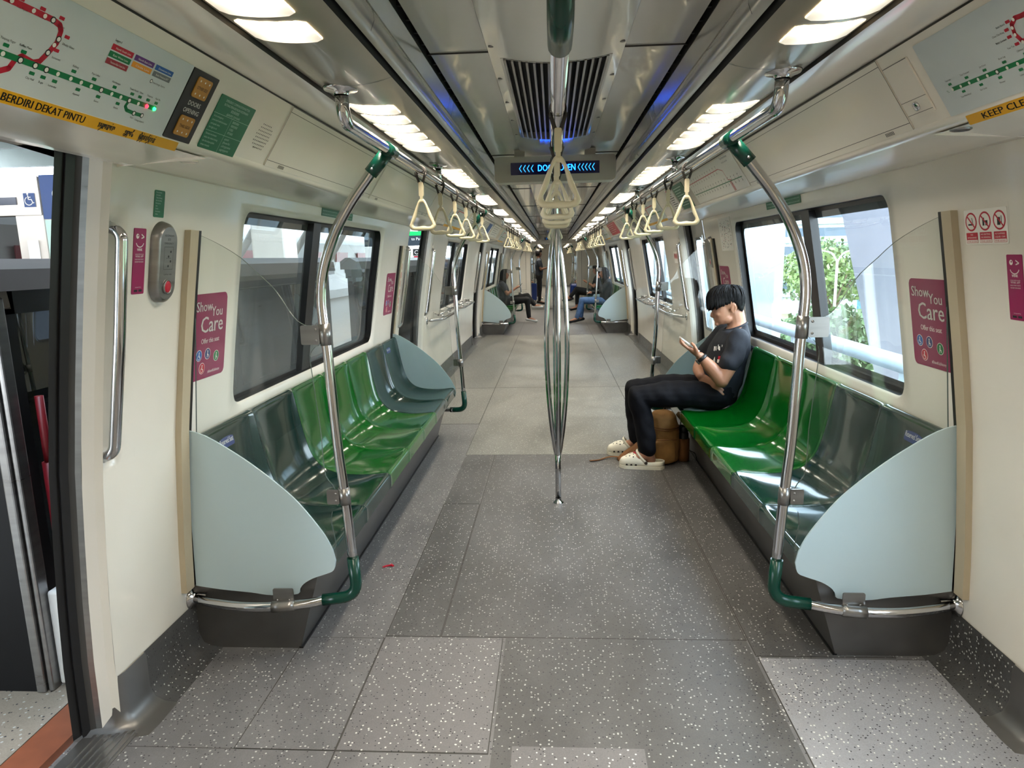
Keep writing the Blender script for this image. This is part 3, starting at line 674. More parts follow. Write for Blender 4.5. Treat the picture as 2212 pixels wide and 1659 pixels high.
mb.tube([(0, 1.16, 1.81), (0, 6.64, 1.81)], RR, 16); build('rail', mb, 'chrome', t)
for ye, d in ((1.10, 1), (6.70, -1)):
    mb = MB(); mb.tube(fillet([(0, ye + d * .17, 1.81), (0, ye, 1.81), (0, ye, 2.0)], .085, 8), .0215, 16); build('elbow', mb, 'sleeve', t, label='deep green elbow')
    mb = MB(); mb.cyl((0, ye, 1.99), (0, ye, 2.03), .0175); flange_at(mb, (0, ye, 2.024)); build('flange', mb, 'chrome', t)

# ------------------------------------------------------------------ hanging grab handles
def make_handle(x, y, z, label, grp):
    t = thing('hanging_strap', label, 'grab handle', (x, y, z), grp); mb = MB(); r = .0195
    for k in (-1, 1):
        pts = [(x - .020, y + k * .0135, z - .02)] + [(x + r * math.cos(a) * 1.02, y + k * .0135, z + r * math.sin(a) * 1.02) for a in [PI - .0 - i * PI / 8 for i in range(9)]] + [(x + .020, y + k * .0135, z - .015)]
        mb.tube(pts, .0045, 6, sq=(.4, 1.5))
    for sx_ in (-1, 1): mb.tube([(x + sx_ * .020, y, z - .008), (x + sx_ * .017, y, z - .018), (x + sx_ * .005, y, z - .055)], .0035, 6, sq=(1.5, .6))
    build('strap', mb, 'strap', t); mb = MB()
    ol = rrect(-.0095, -.102, .0095, -.045, .005, 3); mb.prism([(a, b) for a, b in ol], lambda a, b, h: V((x + a, y + h, z + b)), -.0075, .0075)
    build('sleeve', mb, 'handle', t, bevel=.002); mb = MB()
    tri = [(0, -.112), (.016, -.122), (.051, -.205), (.056, -.222), (.042, -.236), (0, -.239), (-.042, -.236), (-.056, -.222), (-.051, -.205), (-.016, -.122)]
    ring = spline([(a, b, 0) for a, b in tri], 5, True); n = len(ring); vs = []
    cz = -.195
    for p in ring:
        c = V((p.x, p.y)); d = V((c.x, c.y - cz)).normalized()
        for k in range(8):
            a = 2 * PI * k / 8; wth = .0098 if p.y < -.215 else .0080; vs.append(V((x + c.x - d.x * (wth - wth * math.cos(a)), y + .0075 * math.sin(a), z + c.y - d.y * (wth - wth * math.cos(a)))))
    mb.add(vs, [(i * 8 + k, i * 8 + (k + 1) % 8, ((i + 1) % n) * 8 + (k + 1) % 8, ((i + 1) % n) * 8 + k) for i in range(n) for k in range(8)], 0, True)
    mb.box((x - .006, y - .006, z - .114), (x + .006, y + .006, z - .1)); build('handle', mb, 'handle', t)
    return t
ORD = ['nearest', 'second', 'third', 'fourth', 'fifth', 'farthest']
hsrc = None
def handle(x, y, label, grp, sw=0.0):
    global hsrc
    if hsrc is None: hsrc = make_handle(x, y, RZ, label, grp); c = hsrc
    else: c = copy_tree(hsrc); c['label'] = label; c['group'] = grp
    c.location = (x, y, RZ if abs(x) > .1 else 1.81); c.rotation_euler = (0, 0, sw); return c
for i in range(6):
    handle(-RX, 2.87 + .487 * i, 'cream triangular grab handle above the near bench on the open-door side, %s of six' % ORD[i], 'grab handles over the near bench, open-door side', rnd.uniform(-.1, .1))
    handle(RX, 3.03 + .478 * i, 'cream triangular grab handle above the seated young man\'s bench, %s of six' % ORD[i], 'grab handles over the near bench, window-view side', rnd.uniform(-.1, .1))
for y0, nm, st in ((8.35, 'standing bay', .5), (13.5, 'far bench', .5)):
    for s, sd in ((-1, 'open-door side'), (1, 'window-view side')):
        for i in range(6): handle(s * RX, y0 + st * i, 'small cream grab handle over the %s on the %s, %s of its row' % (nm, sd, ORD[i]), 'grab handles over the %s, %s' % (nm, sd))
for i in range(4): handle(0, (1.79, 2.32, 2.70, 3.05)[i], 'cream triangular grab handle on the centre rail, %s' % ('nearest and largest' if i == 0 else ORD[i] + ' behind it'), 'grab handles on the centre rail', (0.02, -.03, .05, 0)[i])
handle(0, 5.1, 'cream grab handle on the centre rail beyond the centre pole', 'grab handles on the centre rail')
for s, sd in ((-1, 'open-door side'), (1, 'window-view side')):
    for i in range(5): handle(s * RX, 22.8 + .8 * i, 'tiny cream grab handle in the next car on the %s' % sd, 'grab handles in the next car, %s' % sd)

# ------------------------------------------------------------------ centre pole
def centre_pole(y, label):
    t = thing('centre_pole', label, 'pole', (0, y, 0), 'centre poles')
    mb = MB(); mb.lathe([(.033, 0), (.033, .006), (.02, .012), (.018, .03)], (0, y, 0), n=20); build('base_flange', mb, 'chrome', t)
    mb = MB(); mb.tube([(0, y, .0), (0, y, .40)], .0172, 16); build('lower_post', mb, 'chrome', t)
    mb = MB(); mb.tube([(0, y, 1.50), (0, y, 2.02)], .0172, 16); build('upper_post', mb, 'chrome', t)
    for k in range(4):
        a = math.radians(8 + 90 * k); pr = [(.30, .006), (.36, .018), (.5, .036), (.7, .052), (.95, .060), (1.2, .052), (1.4, .034), (1.54, .016), (1.62, .004)]
        mb = MB(); mb.tube(spline([(math.cos(a) * r, y + math.sin(a) * r, z) for z, r in pr], 4), .0145, 12); build('branch', mb, 'chrome', t)
    return t
centre_pole(3.91, 'steel centre pole that splits into four bowed tubes')

# ------------------------------------------------------------------ partition screens and bench-end poles
GL = [(1.243, 1.558), (1.202, 1.54), (1.151, 1.513), (1.089, 1.472), (1.04, 1.424), (.99, 1.376), (.956, 1.328), (.932, 1.285), (.905, 1.25), (.876, 1.234), (.852, 1.227), (.835, 1.222), (.835, 1.168), (.849, 1.160), (.867, 1.139), (.872, 1.107), (.868, 1.05), (.860, .94), (.853, .85), (.852, .75), (.846, .686), (.825, .655), (.812, .62), (.812, .575), (.832, .553), (.838, .503), (.829, .444), (.828, .365)]
FB = [(.829, .365), (.839, .328), (.867, .313), (.921, .294), (.957, .272), (.974, .25), (.982, .232), (1.044, .226), (1.103, .227), (1.162, .236), (1.28, .248), (1.372, .262)]
FT = [(1.35, .866), (1.276, .843), (1.169, .776), (1.083, .711), (1.008, .646), (.955, .592), (.903, .524), (.862, .462), (.837, .407)]
def screen(s, Y, d, label, grp):
    """d: -1 when the doorway is on the near side, +1 when beyond"""
    t = thing('partition_screen', label, 'screen', (s * 1.1, Y, .25), grp)
    fb = spline([(a, b, 0) for a, b in FB], 3); ft = spline([(a, b, 0) for a, b in FT], 3)
    gl = [(p.x, p.y) for p in spline([(a, b, 0) for a, b in GL], 2)] + [(p.x, p.y) for p in fb[1:]]
    f = lambda x, z, h: V((s * x, Y + h, z))
    mb = MB(); mb.prism(gl, f, -.004, .004, 0, 1); build('glass_pane', mb, ['clear', 'edge'], t)
    mb = MB(); mb.prism([(p.x, p.y) for p in ft] + [(p.x, p.y) for p in fb], lambda x, z, h: V((s * x, Y + d * h, z)), .006, .013); build('frosted_panel', mb, 'frost', t, label='frosted pale blue-green lower panel')
    zs = [.262, .45, .65, .862, 1.1, 1.35, 1.565]
    for nm, m, (ya, yb), th in (('wall_post', 'beige', (.022, .075), .022), ('rubber_seal', 'black', (-.006, .021), .016)):
        mb = MB()
        for z0, z1 in zip(zs, zs[1:]):
            c = [wp(s, Y + d * a, z, o) for z in (z0, z1) for a, o in ((ya, -.01), (yb, -.01), (yb, th), (ya, th))]
            mb.add(c, [(0, 1, 5, 4), (1, 2, 6, 5), (2, 3, 7, 6), (3, 0, 4, 7), (0, 3, 2, 1), (4, 5, 6, 7)])
        build(nm, mb, m, t)
    return t
PP = [(.572, 1.785), (.60, 1.757), (.637, 1.712), (.693, 1.641), (.745, 1.559), (.783, 1.475), (.806, 1.398), (.815, 1.319), (.812, 1.23), (.806, 1.141), (.801, .992), (.794, .806), (.78, .614), (.766, .36)]
def bracket(mb, f, x0, x1, z0, z1, y):
    mb.prism(rrect(x0, z0, x1, z1, .006, 3), lambda x, z, h: f(x, y + h, z), -.004, .004)
    for zz in (z0 + .014, z1 - .014): mb.lathe([(0, -.0075), (.004, -.0072), (.0045, -.004)], f(x0 + .012, y, zz), (0, 1, 0), 8)
def end_pole(s, Y, d, label, grp):
    t = thing('grab_pole', label, 'pole', (s * .77, Y, .2), grp); Yp = Y + d * .005; f = lambda x, y, z: V((s * x, y, z))
    mb = MB(); mb.tube(spline([f(x, Yp, z) for x, z in PP], 4), RR, 16); build('post', mb, 'chrome', t)
    bow = lambda x: d * .068 * max(0, 1 - ((x - 1.115) / .275) ** 2)
    low = [f(x, Yp + bow(x) - d * (.0 if x > .86 else 0), z) for x, z in ((.86, .217), (.93, .212), (1.02, .21), (1.115, .21), (1.2, .21), (1.3, .21), (1.392, .21))]
    mb = MB(); mb.tube(spline(low, 4), RR, 16); build('lower_tube', mb, 'chrome', t)
    mb = MB(); mb.tube(fillet([f(.767, Yp, .375), f(.757, Yp, .222), f(.885, Yp + bow(.885), .2155)], .085, 8), .0215, 16); build('elbow', mb, 'sleeve', t, label='deep green elbow sleeve')
    mb = MB(); mb.lathe([(.046, 0), (.046, .006), (.024, .012), (.0215, .02), (.0215, .06)], f(1.396, Yp, .21), (-s, 0, 0), 20); build('wall_flange', mb, 'chrome', t)
    mb = MB(); mb.tube([f(RX, Y - .05, RZ), f(RX, Y + .05, RZ)], .0225, 16); mb.tube([f(.560, Yp, 1.80), f(.618, Yp, 1.736)], .0235, 12); build('rail_clamp', mb, 'sleeve', t, label='deep green rail clamp')
    mb = MB(); mb.lathe([(0, -.004), (.0045, -.003), (.005, 0)], f(.607, Yp + d * .0235, 1.748), (0, -d, 0), 8); build('screw', mb, 'chrome', t)
    for (cx_, z0, z1, xa, xb) in ((.809, 1.165, 1.24, .826, .892), (.7795, .582, .645, .797, .842)):
        mb = MB(); mb.tube([f(cx_, Yp, z0), f(cx_ + (.003 if z0 > 1 else .003), Yp, z1)], .0205, 16); bracket(mb, f, xa, xb, z0 + .004, z1 - .004, Yp + d * .012); build('glass_bracket', mb, 'steel', t)
    mb = MB(); mb.tube([f(x, Yp + bow(x), .21) for x in (.982, 1.0, 1.03, 1.06)], .0205, 16); mb.prism(rrect(.984, .215, 1.06, .272, .006, 3), lambda x, z, h: f(x, Yp + d * .045 + h, z), -.003, .003)
    for xx in (1.0, 1.045): mb.lathe([(0, -.006), (.004, -.0055), (.0045, -.003)], f(xx, Yp + d * .046, .228), (0, 1, 0), 8)
    build('panel_bracket', mb, 'steel', t)
    return t

# ------------------------------------------------------------------ benches: seven moulded seats on a steel plinth
SP = [(1.362, .815), (1.345, .829), (1.325, .832), (1.311, .823), (1.305, .80), (1.292, .73), (1.275, .64), (1.252, .545), (1.222, .478), (1.175, .43), (1.11, .405), (1.02, .395), (.94, .396), (.885, .402), (.858, .403), (.845, .396), (.841, .382), (.842, .33)]
SPS = [(p.x, p.y) for p in spline([(a, b, 0) for a, b in SP], 3)]
SW = .4529
def seat_mb(s, y0):
    n = len(SPS); nu = 22; nrm = []
    for i in range(n):
        a, b = SPS[max(0, i - 1)], SPS[min(n - 1, i + 1)]; tx, tz = b[0] - a[0], b[1] - a[1]; l = math.hypot(tx, tz); nrm.append((tz / l, -tx / l))
    mb = MB()
    def fn(u, v):
        i = min(n - 1, int(round(v * (n - 1)))); x, z = SPS[i]; q = abs(2 * u - 1); ridge = q ** 3.0
        along = i / (n - 1); k = math.sin(PI * min(1, max(0, (along - .10) / .72))) ** .7 if .10 < along < .82 else 0
        dep = .030 * (1 - ridge) * k - .004 * (q ** 14)
        y = y0 + .0015 + u * (SW - .003)
        return V((s * (x - nrm[i][0] * dep * -1), y, z + nrm[i][1] * dep)) if False else V((s * (x + abs(nrm[i][0]) * dep), y, z - abs(nrm[i][1]) * dep * .8))
    mb.grid(fn, nu, n - 1, 0, True, flip=s < 0)
    for e in (y0 + .0015, y0 + SW - .0015):
        pl = [V((s * x, e, z)) for x, z in SPS]; pl += [V((s * .87, e, .33)), V((s * 1.1, e, .36)), V((s * 1.27, e, .45)), V((s * 1.355, e, .75))]
        mb.add(pl, [tuple(range(len(pl)))])
    return mb
def bench(s, y0, label, grp):
    t = thing('bench', label, 'bench', (s * 1.1, y0 + 3.5 * SW, 0), grp)
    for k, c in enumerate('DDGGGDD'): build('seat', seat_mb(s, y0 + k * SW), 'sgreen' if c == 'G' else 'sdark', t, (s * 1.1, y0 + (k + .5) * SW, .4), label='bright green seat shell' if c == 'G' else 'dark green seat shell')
    y1 = y0 + 7 * SW; f = lambda x, z, y: V((s * x, y, z)); mb = MB()
    mb.quad(f(.995, 0, y0), f(.995, 0, y1), f(.893, .345, y1), f(.893, .345, y0))
    for e in (y0 + .003, y1 - .003): mb.quad(f(1.39, 0, e), f(.995, 0, e), f(.893, .345, e), f(1.39, .345, e))
    mb.quad(f(.893, .345, y0), f(.893, .345, y1), f(1.39, .36, y1), f(1.39, .36, y0))
    build('plinth', mb, 'steeld', t); mb = MB(); mb.box((min(s * .985, s * 1.0), y0, .0005), (max(s * .985, s * 1.0), y1, .006)); build('floor_seal', mb, 'black', t)
    for e, al in ((y0 + .5 * SW, 'near'), (y1 - .5 * SW, 'far')):
        fr = Frame(V((s * 1.3195, e + s * .06, .735)), (0, -s, 0), V((s * .018, 0, .10))); mb = MB()
        mb.flat(rrect(0, 0, .12, .05, .008, 3), fr, .0045); letter(mb, 'Reserved Seat', fr, .06, .016, .03, .0055, 1, wfit=.106); build('reserved_sticker', mb, ['navy', 'white'], t, label='navy reserved seat sticker')
    return t
for yy, nm, oth in ((2.33, 'near', 'second doorway'), (13.1, 'far', 'car end')):
    for s, sd in ((-1, 'open-door side'), (1, 'window-view side')):
        bench(s, yy, {(-1, 'near'): 'long bench of seven green moulded seats, empty, under the near platform-side window', (1, 'near'): 'long bench of seven green moulded seats with a young man on it', (-1, 'far'): 'distant green bench with a woman in dark blue seated on it', (1, 'far'): 'distant green bench with a woman in jeans seated on it'}[(s, nm)], 'green benches')
        for Y, d, e in ((yy, -1, 'near'), (yy + 7 * SW, 1, 'far')):
            q = '%s end of %s bench, %s' % (e, nm, sd)
            screen(s, Y, d, 'clear and frosted screen at ' + q, 'bench-end screens'); end_pole(s, Y, d, 'curved steel pole with green elbow at ' + q, 'bench-end poles')
for s, sd in ((-1, 'open-door side'), (1, 'window-view side')):
    for yy in (22.2, 26.6):
        bench(s, yy, 'green bench in the next car on the %s, %s' % (sd, 'just past the gangway' if yy < 25 else 'farther back'), 'green benches of the next car')
        for Y, d, e in ((yy, -1, 'near'), (yy + 7 * SW, 1, 'far')):
            q = '%s end of %s bench in next car, %s' % (e, 'first' if yy < 25 else 'second', sd)
            screen(s, Y, d, 'clear and frosted screen at ' + q, 'next car screens'); end_pole(s, Y, d, 'curved steel pole at ' + q, 'next car poles')

# ------------------------------------------------------------------ wall handles and perch rails
def wall_handle(s, y, label):
    t = thing('grab_bar', label, 'handle', wp(s, y, .88), 'doorway handles'); mb = MB(); o0 = -.03
    pts = [wp(s, y, .888, o0), wp(s, y, .93, .012), wp(s, y, 1.0, .022), wp(s, y, 1.2, .026), wp(s, y, 1.4, .024), wp(s, y, 1.52, .014), wp(s, y, 1.565, o0)]
    mb.tube(fillet([pts[0], wp(s, y, .905, .02), wp(s, y, 1.25, .028), wp(s, y, 1.545, .022), pts[-1]], .06, 8), .0165, 14); build('tube', mb, 'chrome', t)
    for p in (pts[0], pts[-1]):
        mb = MB(); a = V((-s, 0, .25 if p.z < 1 else -.25)); mb.lathe([(.024, -.004), (.024, .003), (.0165, .006)], p + V((-s * .004, 0, 0)), a, 14); build('collar', mb, 'chrome', t)
for s, sd in ((-1, 'open-door side'), (1, 'window-view side')):
    for k, y in HANDLES_Y:
        if (s, k) in ((1, 1),): pass
        q = {1: 'beside the nearest doorway', 2: 'before the second doorway', 3: 'just past the second doorway', 4: 'before the third doorway', 5: 'just past the third doorway', 6: 'by the last doorway of this car'}[k]
        wall_handle(s, y, 'vertical steel door handle %s on the %s' % (q, sd))
def perch(s, y0, y1, label):
    t = thing('perch_rail', label, 'rail', wp(s, (y0 + y1) / 2, .82), 'perch rails'); z = .82
    mb = MB(); mb.tube(fillet([wp(s, y0, z, 0), wp(s, y0, z, .05), wp(s, y0 + .22, z, .15), wp(s, y1 - .22, z, .15), wp(s, y1, z, .05), wp(s, y1, z, 0)], [.04, .1, .1, .04], 6), .0165, 12); build('front_bar', mb, 'chrome', t)
    mb = MB(); mb.tube([wp(s, y0 + .25, z + .035, .075), wp(s, y1 - .25, z + .035, .075)], .011, 10); build('rear_bar', mb, 'chrome', t)
    for y in (y0 + .35, (y0 + y1) / 2, y1 - .35):
        mb = MB(); mb.tube(fillet([wp(s, y, z + .06, 0), wp(s, y, z + .035, .03), wp(s, y, z + .035, .08), wp(s, y, z, .15)], .02, 4), .008, 8); build('bracket', mb, 'chrome', t)
    for y in (y0, y1):
        mb = MB(); mb.lathe([(.042, 0), (.042, .005), (.018, .010)], wp(s, y, z, 0), (-s, 0, 0), 16); build('wall_flange', mb, 'chrome', t)
for s, sd in ((-1, 'open-door side'), (1, 'window-view side')):
    for a, b, e in ((7.15, 8.75, 'nearer'), (8.85, 10.45, 'farther')): perch(s, a, b, 'steel perch rail under the window of the standing bay, %s one on the %s' % (e, sd))
# ------------------------------------------------------------------ route maps and notices on the cove panels
def bar(mb, fr, a, b, wd, h, m, n=1):
    d = V((b[0] - a[0], b[1] - a[1])); l = d.length; d = d / l; q = V((-d.y, d.x)) * wd / 2
    mb.add([fr(a[0] + q.x, a[1] + q.y, h), fr(a[0] - q.x, a[1] - q.y, h), fr(b[0] - q.x, b[1] - q.y, h), fr(b[0] + q.x, b[1] + q.y, h)], [(0, 1, 2, 3)], m)
def pline(mb, fr, pts, wd, h, m):
    for a, b in zip(pts, pts[1:]): bar(mb, fr, a, b, wd, h, m)
    for p in pts[1:-1]: mb.flat(circ(p[0], p[1], wd / 2, 10), fr, h, m)
def dot(mb, fr, p, r, h, m, rim=None):
    if rim is not None: mb.flat(circ(p[0], p[1], r * 1.5, 14), fr, h, rim)
    mb.flat(circ(p[0], p[1], r, 14), fr, h + .0002, m)
def slab(mb, fr, w_, h_, th=.003, m=0, r=.003): mb.prism(rrect(0, 0, w_, h_, r, 3), lambda x, y, h: fr(x, y, h), 0, th, m)
def cpanel(name, s, y0, y1, t0, t1, mat, label, cat, grp=None, th=.003):
    """thing lying on the cove; returns root, frame (x from left as read, y up), width, height"""
    fr = cframe(s, y0, y1, t1, .001); w_, h_ = y1 - y0, (t1 - t0) * CLEN
    t = thing(name, label, cat, fr(w_ / 2, h_ / 2), grp); mb = MB(); slab(mb, fr, w_, h_, th); build('board', mb, mat, t); return t, fr, w_, h_, th
# platform-side map
MY0, MY1, MT0, MT1 = 0.72, 1.614, .165, 1.045
t, fr, W_, H_, th = cpanel('route_map', -1, MY0, MY1, MT0, MT1, 'mapbg', 'pale grey route map with lit station lamps above the nearest open doorway', 'map')
q = lambda y, tt: (y - MY0, (MT1 - tt) * CLEN)
mb = MB(); h = th + .0004
pline(mb, fr, [q(*p) for p in [(.74, .60), (.83, .40), (1.097, .375), (1.189, .373), (1.207, .39), (1.214, .43), (1.216, .536), (1.206, .651), (1.197, .736), (1.184, .765), (1.158, .748), (1.149, .79), (1.144, .876), (1.125, .93), (.9, .93)]], .0105, h, 0)
G = [(.74, .783), (1.455, .775), (1.548, .768)]
pline(mb, fr, [q(*p) for p in G], .0105, h + .0001, 1); pline(mb, fr, [q(*p) for p in [(1.455, .775), (1.451, .85), (1.46, .885), (1.486, .891), (1.514, .887)]], .008, h, 1)
for i, (y, c) in enumerate(((1.246, 2), (1.279, 2), (1.307, 2), (1.335, 2), (1.365, 3), (1.397, 2), (1.426, 2), (1.455, 3), (1.486, 2), (1.218, 3), (1.192, 3), (1.159, 3), (1.122, 2), (1.08, 2), (1.03, 2), (.98, 2), (.93, 2), (.88, 2))): dot(mb, fr, q(y, .78), .0042, h + .0003, 2, 4 if c == 3 else None)
for y, tt in ((1.10, .375), (1.145, .373), (1.17, .373), (1.189, .374), (1.216, .5), (1.206, .64), (1.05, .378), (1.0, .385), (.95, .39), (1.212, .56)): dot(mb, fr, q(y, tt), .004, h + .0003, 2, 4 if y in (1.189, 1.206, 1.216) else None)
for y, tt in ((1.486, .891), (1.514, .887)): dot(mb, fr, q(y, tt), .0038, h + .0003, 2, 4)
nm = [(1.246, 'Lavender', -1), (1.279, 'Kallang', 1), (1.307, 'Aljunied', -1), (1.335, 'Paya Lebar', 1), (1.365, 'Eunos', -1), (1.397, 'Kembangan', 1), (1.426, 'Bedok', -1), (1.455, 'Tanah Merah', 1), (1.482, 'Simei', 1), (1.512, 'Tampines', 1), (1.542, 'Pasir Ris', 1), (1.218, 'Bugis', -1), (1.192, 'City Hall', -1), (1.159, 'Raffles Place', 1), (1.122, 'Tanjong Pagar', 1), (1.08, 'Outram Park', 1), (1.03, 'Tiong Bahru', -1)]
for i, (y, tx, sg) in enumerate(nm):
    x, yy = q(y, .78); mb.flat(rrect(x - .006, yy + sg * .0145 - .003, x + .006, yy + sg * .0145 + .003, .001, 2), fr, h, 1)
    letter(mb, tx, fr, x, yy + sg * .022 - (.0 if sg > 0 else .004), .0055, h, 4)
for y, tt, tx in ((1.216, .5, 'Dhoby Ghaut'), (1.206, .64, 'Somerset'), (1.189, .374, 'Newton'), (1.145, .373, 'Novena'), (1.10, .375, 'Toa Payoh'), (1.05, .378, 'Braddell')):
    x, yy = q(y, tt); mb.flat(rrect(x + .010, yy + .006, x + .022, yy + .012, .001, 2), fr, h, 0); letter(mb, tx, fr, x + .012, yy - .006, .0055, h, 4, 'l')
for y, tt, tx in ((1.486, .95, 'Expo'), (1.514, .96, 'Changi Airport')): letter(mb, tx, fr, *q(y, tt), .0055, h, 4)
letter(mb, 'Legend', fr, *q(1.345, .30), .007, h, 4, 'l')
for y, tt, m, tx in ((1.343, .385, 0, 'North South Line'), (1.343, .455, 1, 'East West Line'), (1.343, .525, 9, 'Thomson-East Coast Line'), (1.415, .385, 5, 'North East Line'), (1.415, .455, 6, 'Circle Line'), (1.487, .385, 7, 'Downtown Line'), (1.487, .455, 8, 'Bukit Panjang LRT')):
    x, yy = q(y, tt); mb.flat([(x, yy), (x + .066, yy), (x + .066, yy + .0115), (x, yy + .0115)], fr, h, m); letter(mb, tx, fr, x + .012, yy + .0035, .0058, h + .0003, 2, 'l', wfit=.046)
letter(mb, 'Interchange Station', fr, *q(1.50, .525), .006, h, 4, 'l'); dot(mb, fr, q(1.494, .51), .003, h, 2, 4)
build('route_lines', mb, ['red', 'grn', 'white', 'ink', 'ink', 'pur', 'org', 'blu', 'gry', 'brn'], t)
MT['ledr'] = P('lit_red_lamp', (255, 40, 60), .4, emit=(255, 40, 60), es=1.6); MT['ledg'] = P('lit_green_lamp', (40, 255, 110), .4, emit=(40, 255, 110), es=1.6)
for y, m, nm_ in ((1.515, 'ledr', 'red_station_lamp'), (1.543, 'ledg', 'green_station_lamp')):
    x, yy = q(y, .773); mb = MB(); mb.lathe([(.0048, 0), (.004, .003), (0, .004)], fr(x, yy, th), fr.n, 10); build(nm_, mb, m, t)
t, fr, W_, H_, th = cpanel('door_indicator', -1, 1.618, 1.735, .17, 1.035, 'panelblk', 'black door indicator with two amber windows between route map and green notice', 'indicator')
for y0, tx in ((.112, 'OTHER SIDE'), (.014, 'THIS SIDE')):
    mb = MB(); slab(mb, Frame(fr(.03, y0, th), fr.u, fr.v), .064, .05, .002, 0, .006); f2 = Frame(fr(.03, y0, th + .002), fr.u, fr.v)
    letter(mb, tx, f2, .032, .021, .011, .0004, 1, wfit=.046)
    for yy in (.041, .009):
        for xx in (.012, .032, .052): mb.flat(circ(xx, yy, .0026, 8), f2, .0004, 2)
    build('amber_window', mb, ['amber', 'ink', 'white'], t)
for tx, yy in (('DOORS', .091), ('OPENING', .072)): mb = MB(); letter(mb, tx, fr, .062, yy, .016, th + .0005); build('lettering', mb, 'white', t)
# yellow strips under the maps
def ystrip(s, y0, y1, words, label):
    t, fr, W_, H_, th = cpanel('warning_strip', s, y0, y1, 1.05, 1.17, 'yel', label, 'sign', None, .0022); mb = MB()
    for tx, x, wd, sz in words:
        if wd: letter(mb, tx, fr, x, .005, .0205, th + .0004, 0, 'l', wfit=wd, bold=.0006)
        else: letter(mb, tx, fr, x, .005, sz, th + .0004, 0, 'l', bold=.0006)
    build('lettering', mb, 'ink', t)
ystrip(-1, .72, 1.693, [('JANGAN BERDIRI DEKAT PINTU', .345, .293, 0), ('\u0b95\u0ba4\u0bb5\u0bc1\u0b95\u0bb3\u0bc1\u0b95\u0bcd\u0b95\u0bc1', .680, .052, 0), ('\u0b85\u0bb0\u0bc1\u0b95\u0bc7', .765, .032, 0), ('\u0ba8\u0bbf\u0bb1\u0bcd\u0b95\u0bbe\u0ba4\u0bc0\u0bb0\u0bcd\u0b95\u0bb3\u0bcd', .818, .062, 0)], 'yellow strip with black capitals along the bottom of the nearest platform-side route map')
ystrip(1, .72, 1.696, [('KEEP CLEAR OF DOORS', .055, .36, 0)], 'yellow strip reading keep clear under the window-side route map')
# window-side map
t, fr, W_, H_, th = cpanel('route_map', 1, .72, 1.742, .085, 1.005, 'mapbg', 'pale grey route map on the window side, cut by the picture edge', 'map')
q = lambda y, tt: (1.742 - y, (1.005 - tt) * CLEN); mb = MB(); h = th + .0004
pline(mb, fr, [q(1.686, .716), q(.8, .75)], .0095, h, 0); pline(mb, fr, [q(*p) for p in [(1.2, .33), (1.404, .338), (1.42, .33), (1.435, .372), (1.439, .462), (1.431, .548), (1.38, .64)]], .0095, h, 1)
for i in range(16):
    x, yy = q(1.686 - .031 * i, .717 + .002 * i); dot(mb, fr, (x, yy), .0038, h + .0003, 2, 3 if i in (5, 9) else None); sg = 1 if i % 2 == 0 else -1
    mb.flat(rrect(x - .006, yy + sg * .013 - .0028, x + .006, yy + sg * .013 + .0028, .001, 2), fr, h, 0)
    letter(mb, ('Tuas Link', 'Tuas West Road', 'Tuas Crescent', 'Gul Circle', 'Joo Koon', 'Pioneer', 'Boon Lay', 'Lakeside', 'Chinese Garden', 'Jurong East', 'Clementi', 'Dover', 'Buona Vista', 'Commonwealth', 'Queenstown', 'Redhill')[i], fr, x, yy + (sg * .021 - (0 if sg > 0 else .004)), .0055, h, 3)
for y, tt, tx in ((1.425, .335, 'Bukit Batok'), (1.437, .40, 'Choa Chu Kang'), (1.439, .47, 'Bukit Gombak'), (1.43, .56, 'Yew Tee')):
    x, yy = q(y, tt); dot(mb, fr, (x, yy), .0036, h + .0003, 2); mb.flat(rrect(x - .022, yy - .002, x - .010, yy + .004, .001, 2), fr, h, 1); letter(mb, tx, fr, x - .025, yy - .002, .0055, h, 3, 'r')
letter(mb, 'TL', fr, *q(1.705, .735), .008, h, 0); build('route_lines', mb, ['grn', 'red', 'white', 'ink'], t)
# green notices, speaker holes, hatches
def notice(fr, w_, h_, h, t, rows, cols=1, head=2, m='notice'):
    mb = MB()
    for i in range(head): mb.flat([(w_ * .12, h_ * (.93 - .055 * i)), (w_ * .88, h_ * (.93 - .055 * i)), (w_ * .88, h_ * (.955 - .055 * i)), (w_ * .12, h_ * (.955 - .055 * i))], fr, h, 0) if t is None else None
    return mb
t, fr, W_, H_, th = cpanel('emergency_notice', -1, 1.777, 1.974, .30, 1.035, 'notice', 'green emergency communication notice beside the black door indicator', 'notice', None, .0015)
mb = MB(); h = th + .0004
for i, (tx, sz) in enumerate((('EMERGENCY COMMUNICATION BUTTON', .135), ('BUTANG PERHUBUNGAN KECEMASAN', .135), ('\u7d27\u6025\u901a\u8bdd\u6309\u94ae', .045), ('\u0b85\u0bb5\u0b9a\u0bb0 \u0ba4\u0b95\u0bb5\u0bb2\u0bcd', .075))): letter(mb, tx, fr, W_ / 2, H_ - .014 - i * .0105, .009, h, 0, 'c', wfit=sz)
for a, b in (((0, H_ * .67), (W_, H_ * .67)), ((0, H_ * .34), (W_, H_ * .34)), ((W_ * .5, 0), (W_ * .5, H_ * .67))): bar(mb, fr, a, b, .0009, h, 0)
TXT = ['In an emergency', 'press and hold the button', 'and speak when', 'the light is on', 'Semasa kecemasan', 'tekan dan tahan butang', 'dan bercakap apabila', 'lampu menyala']
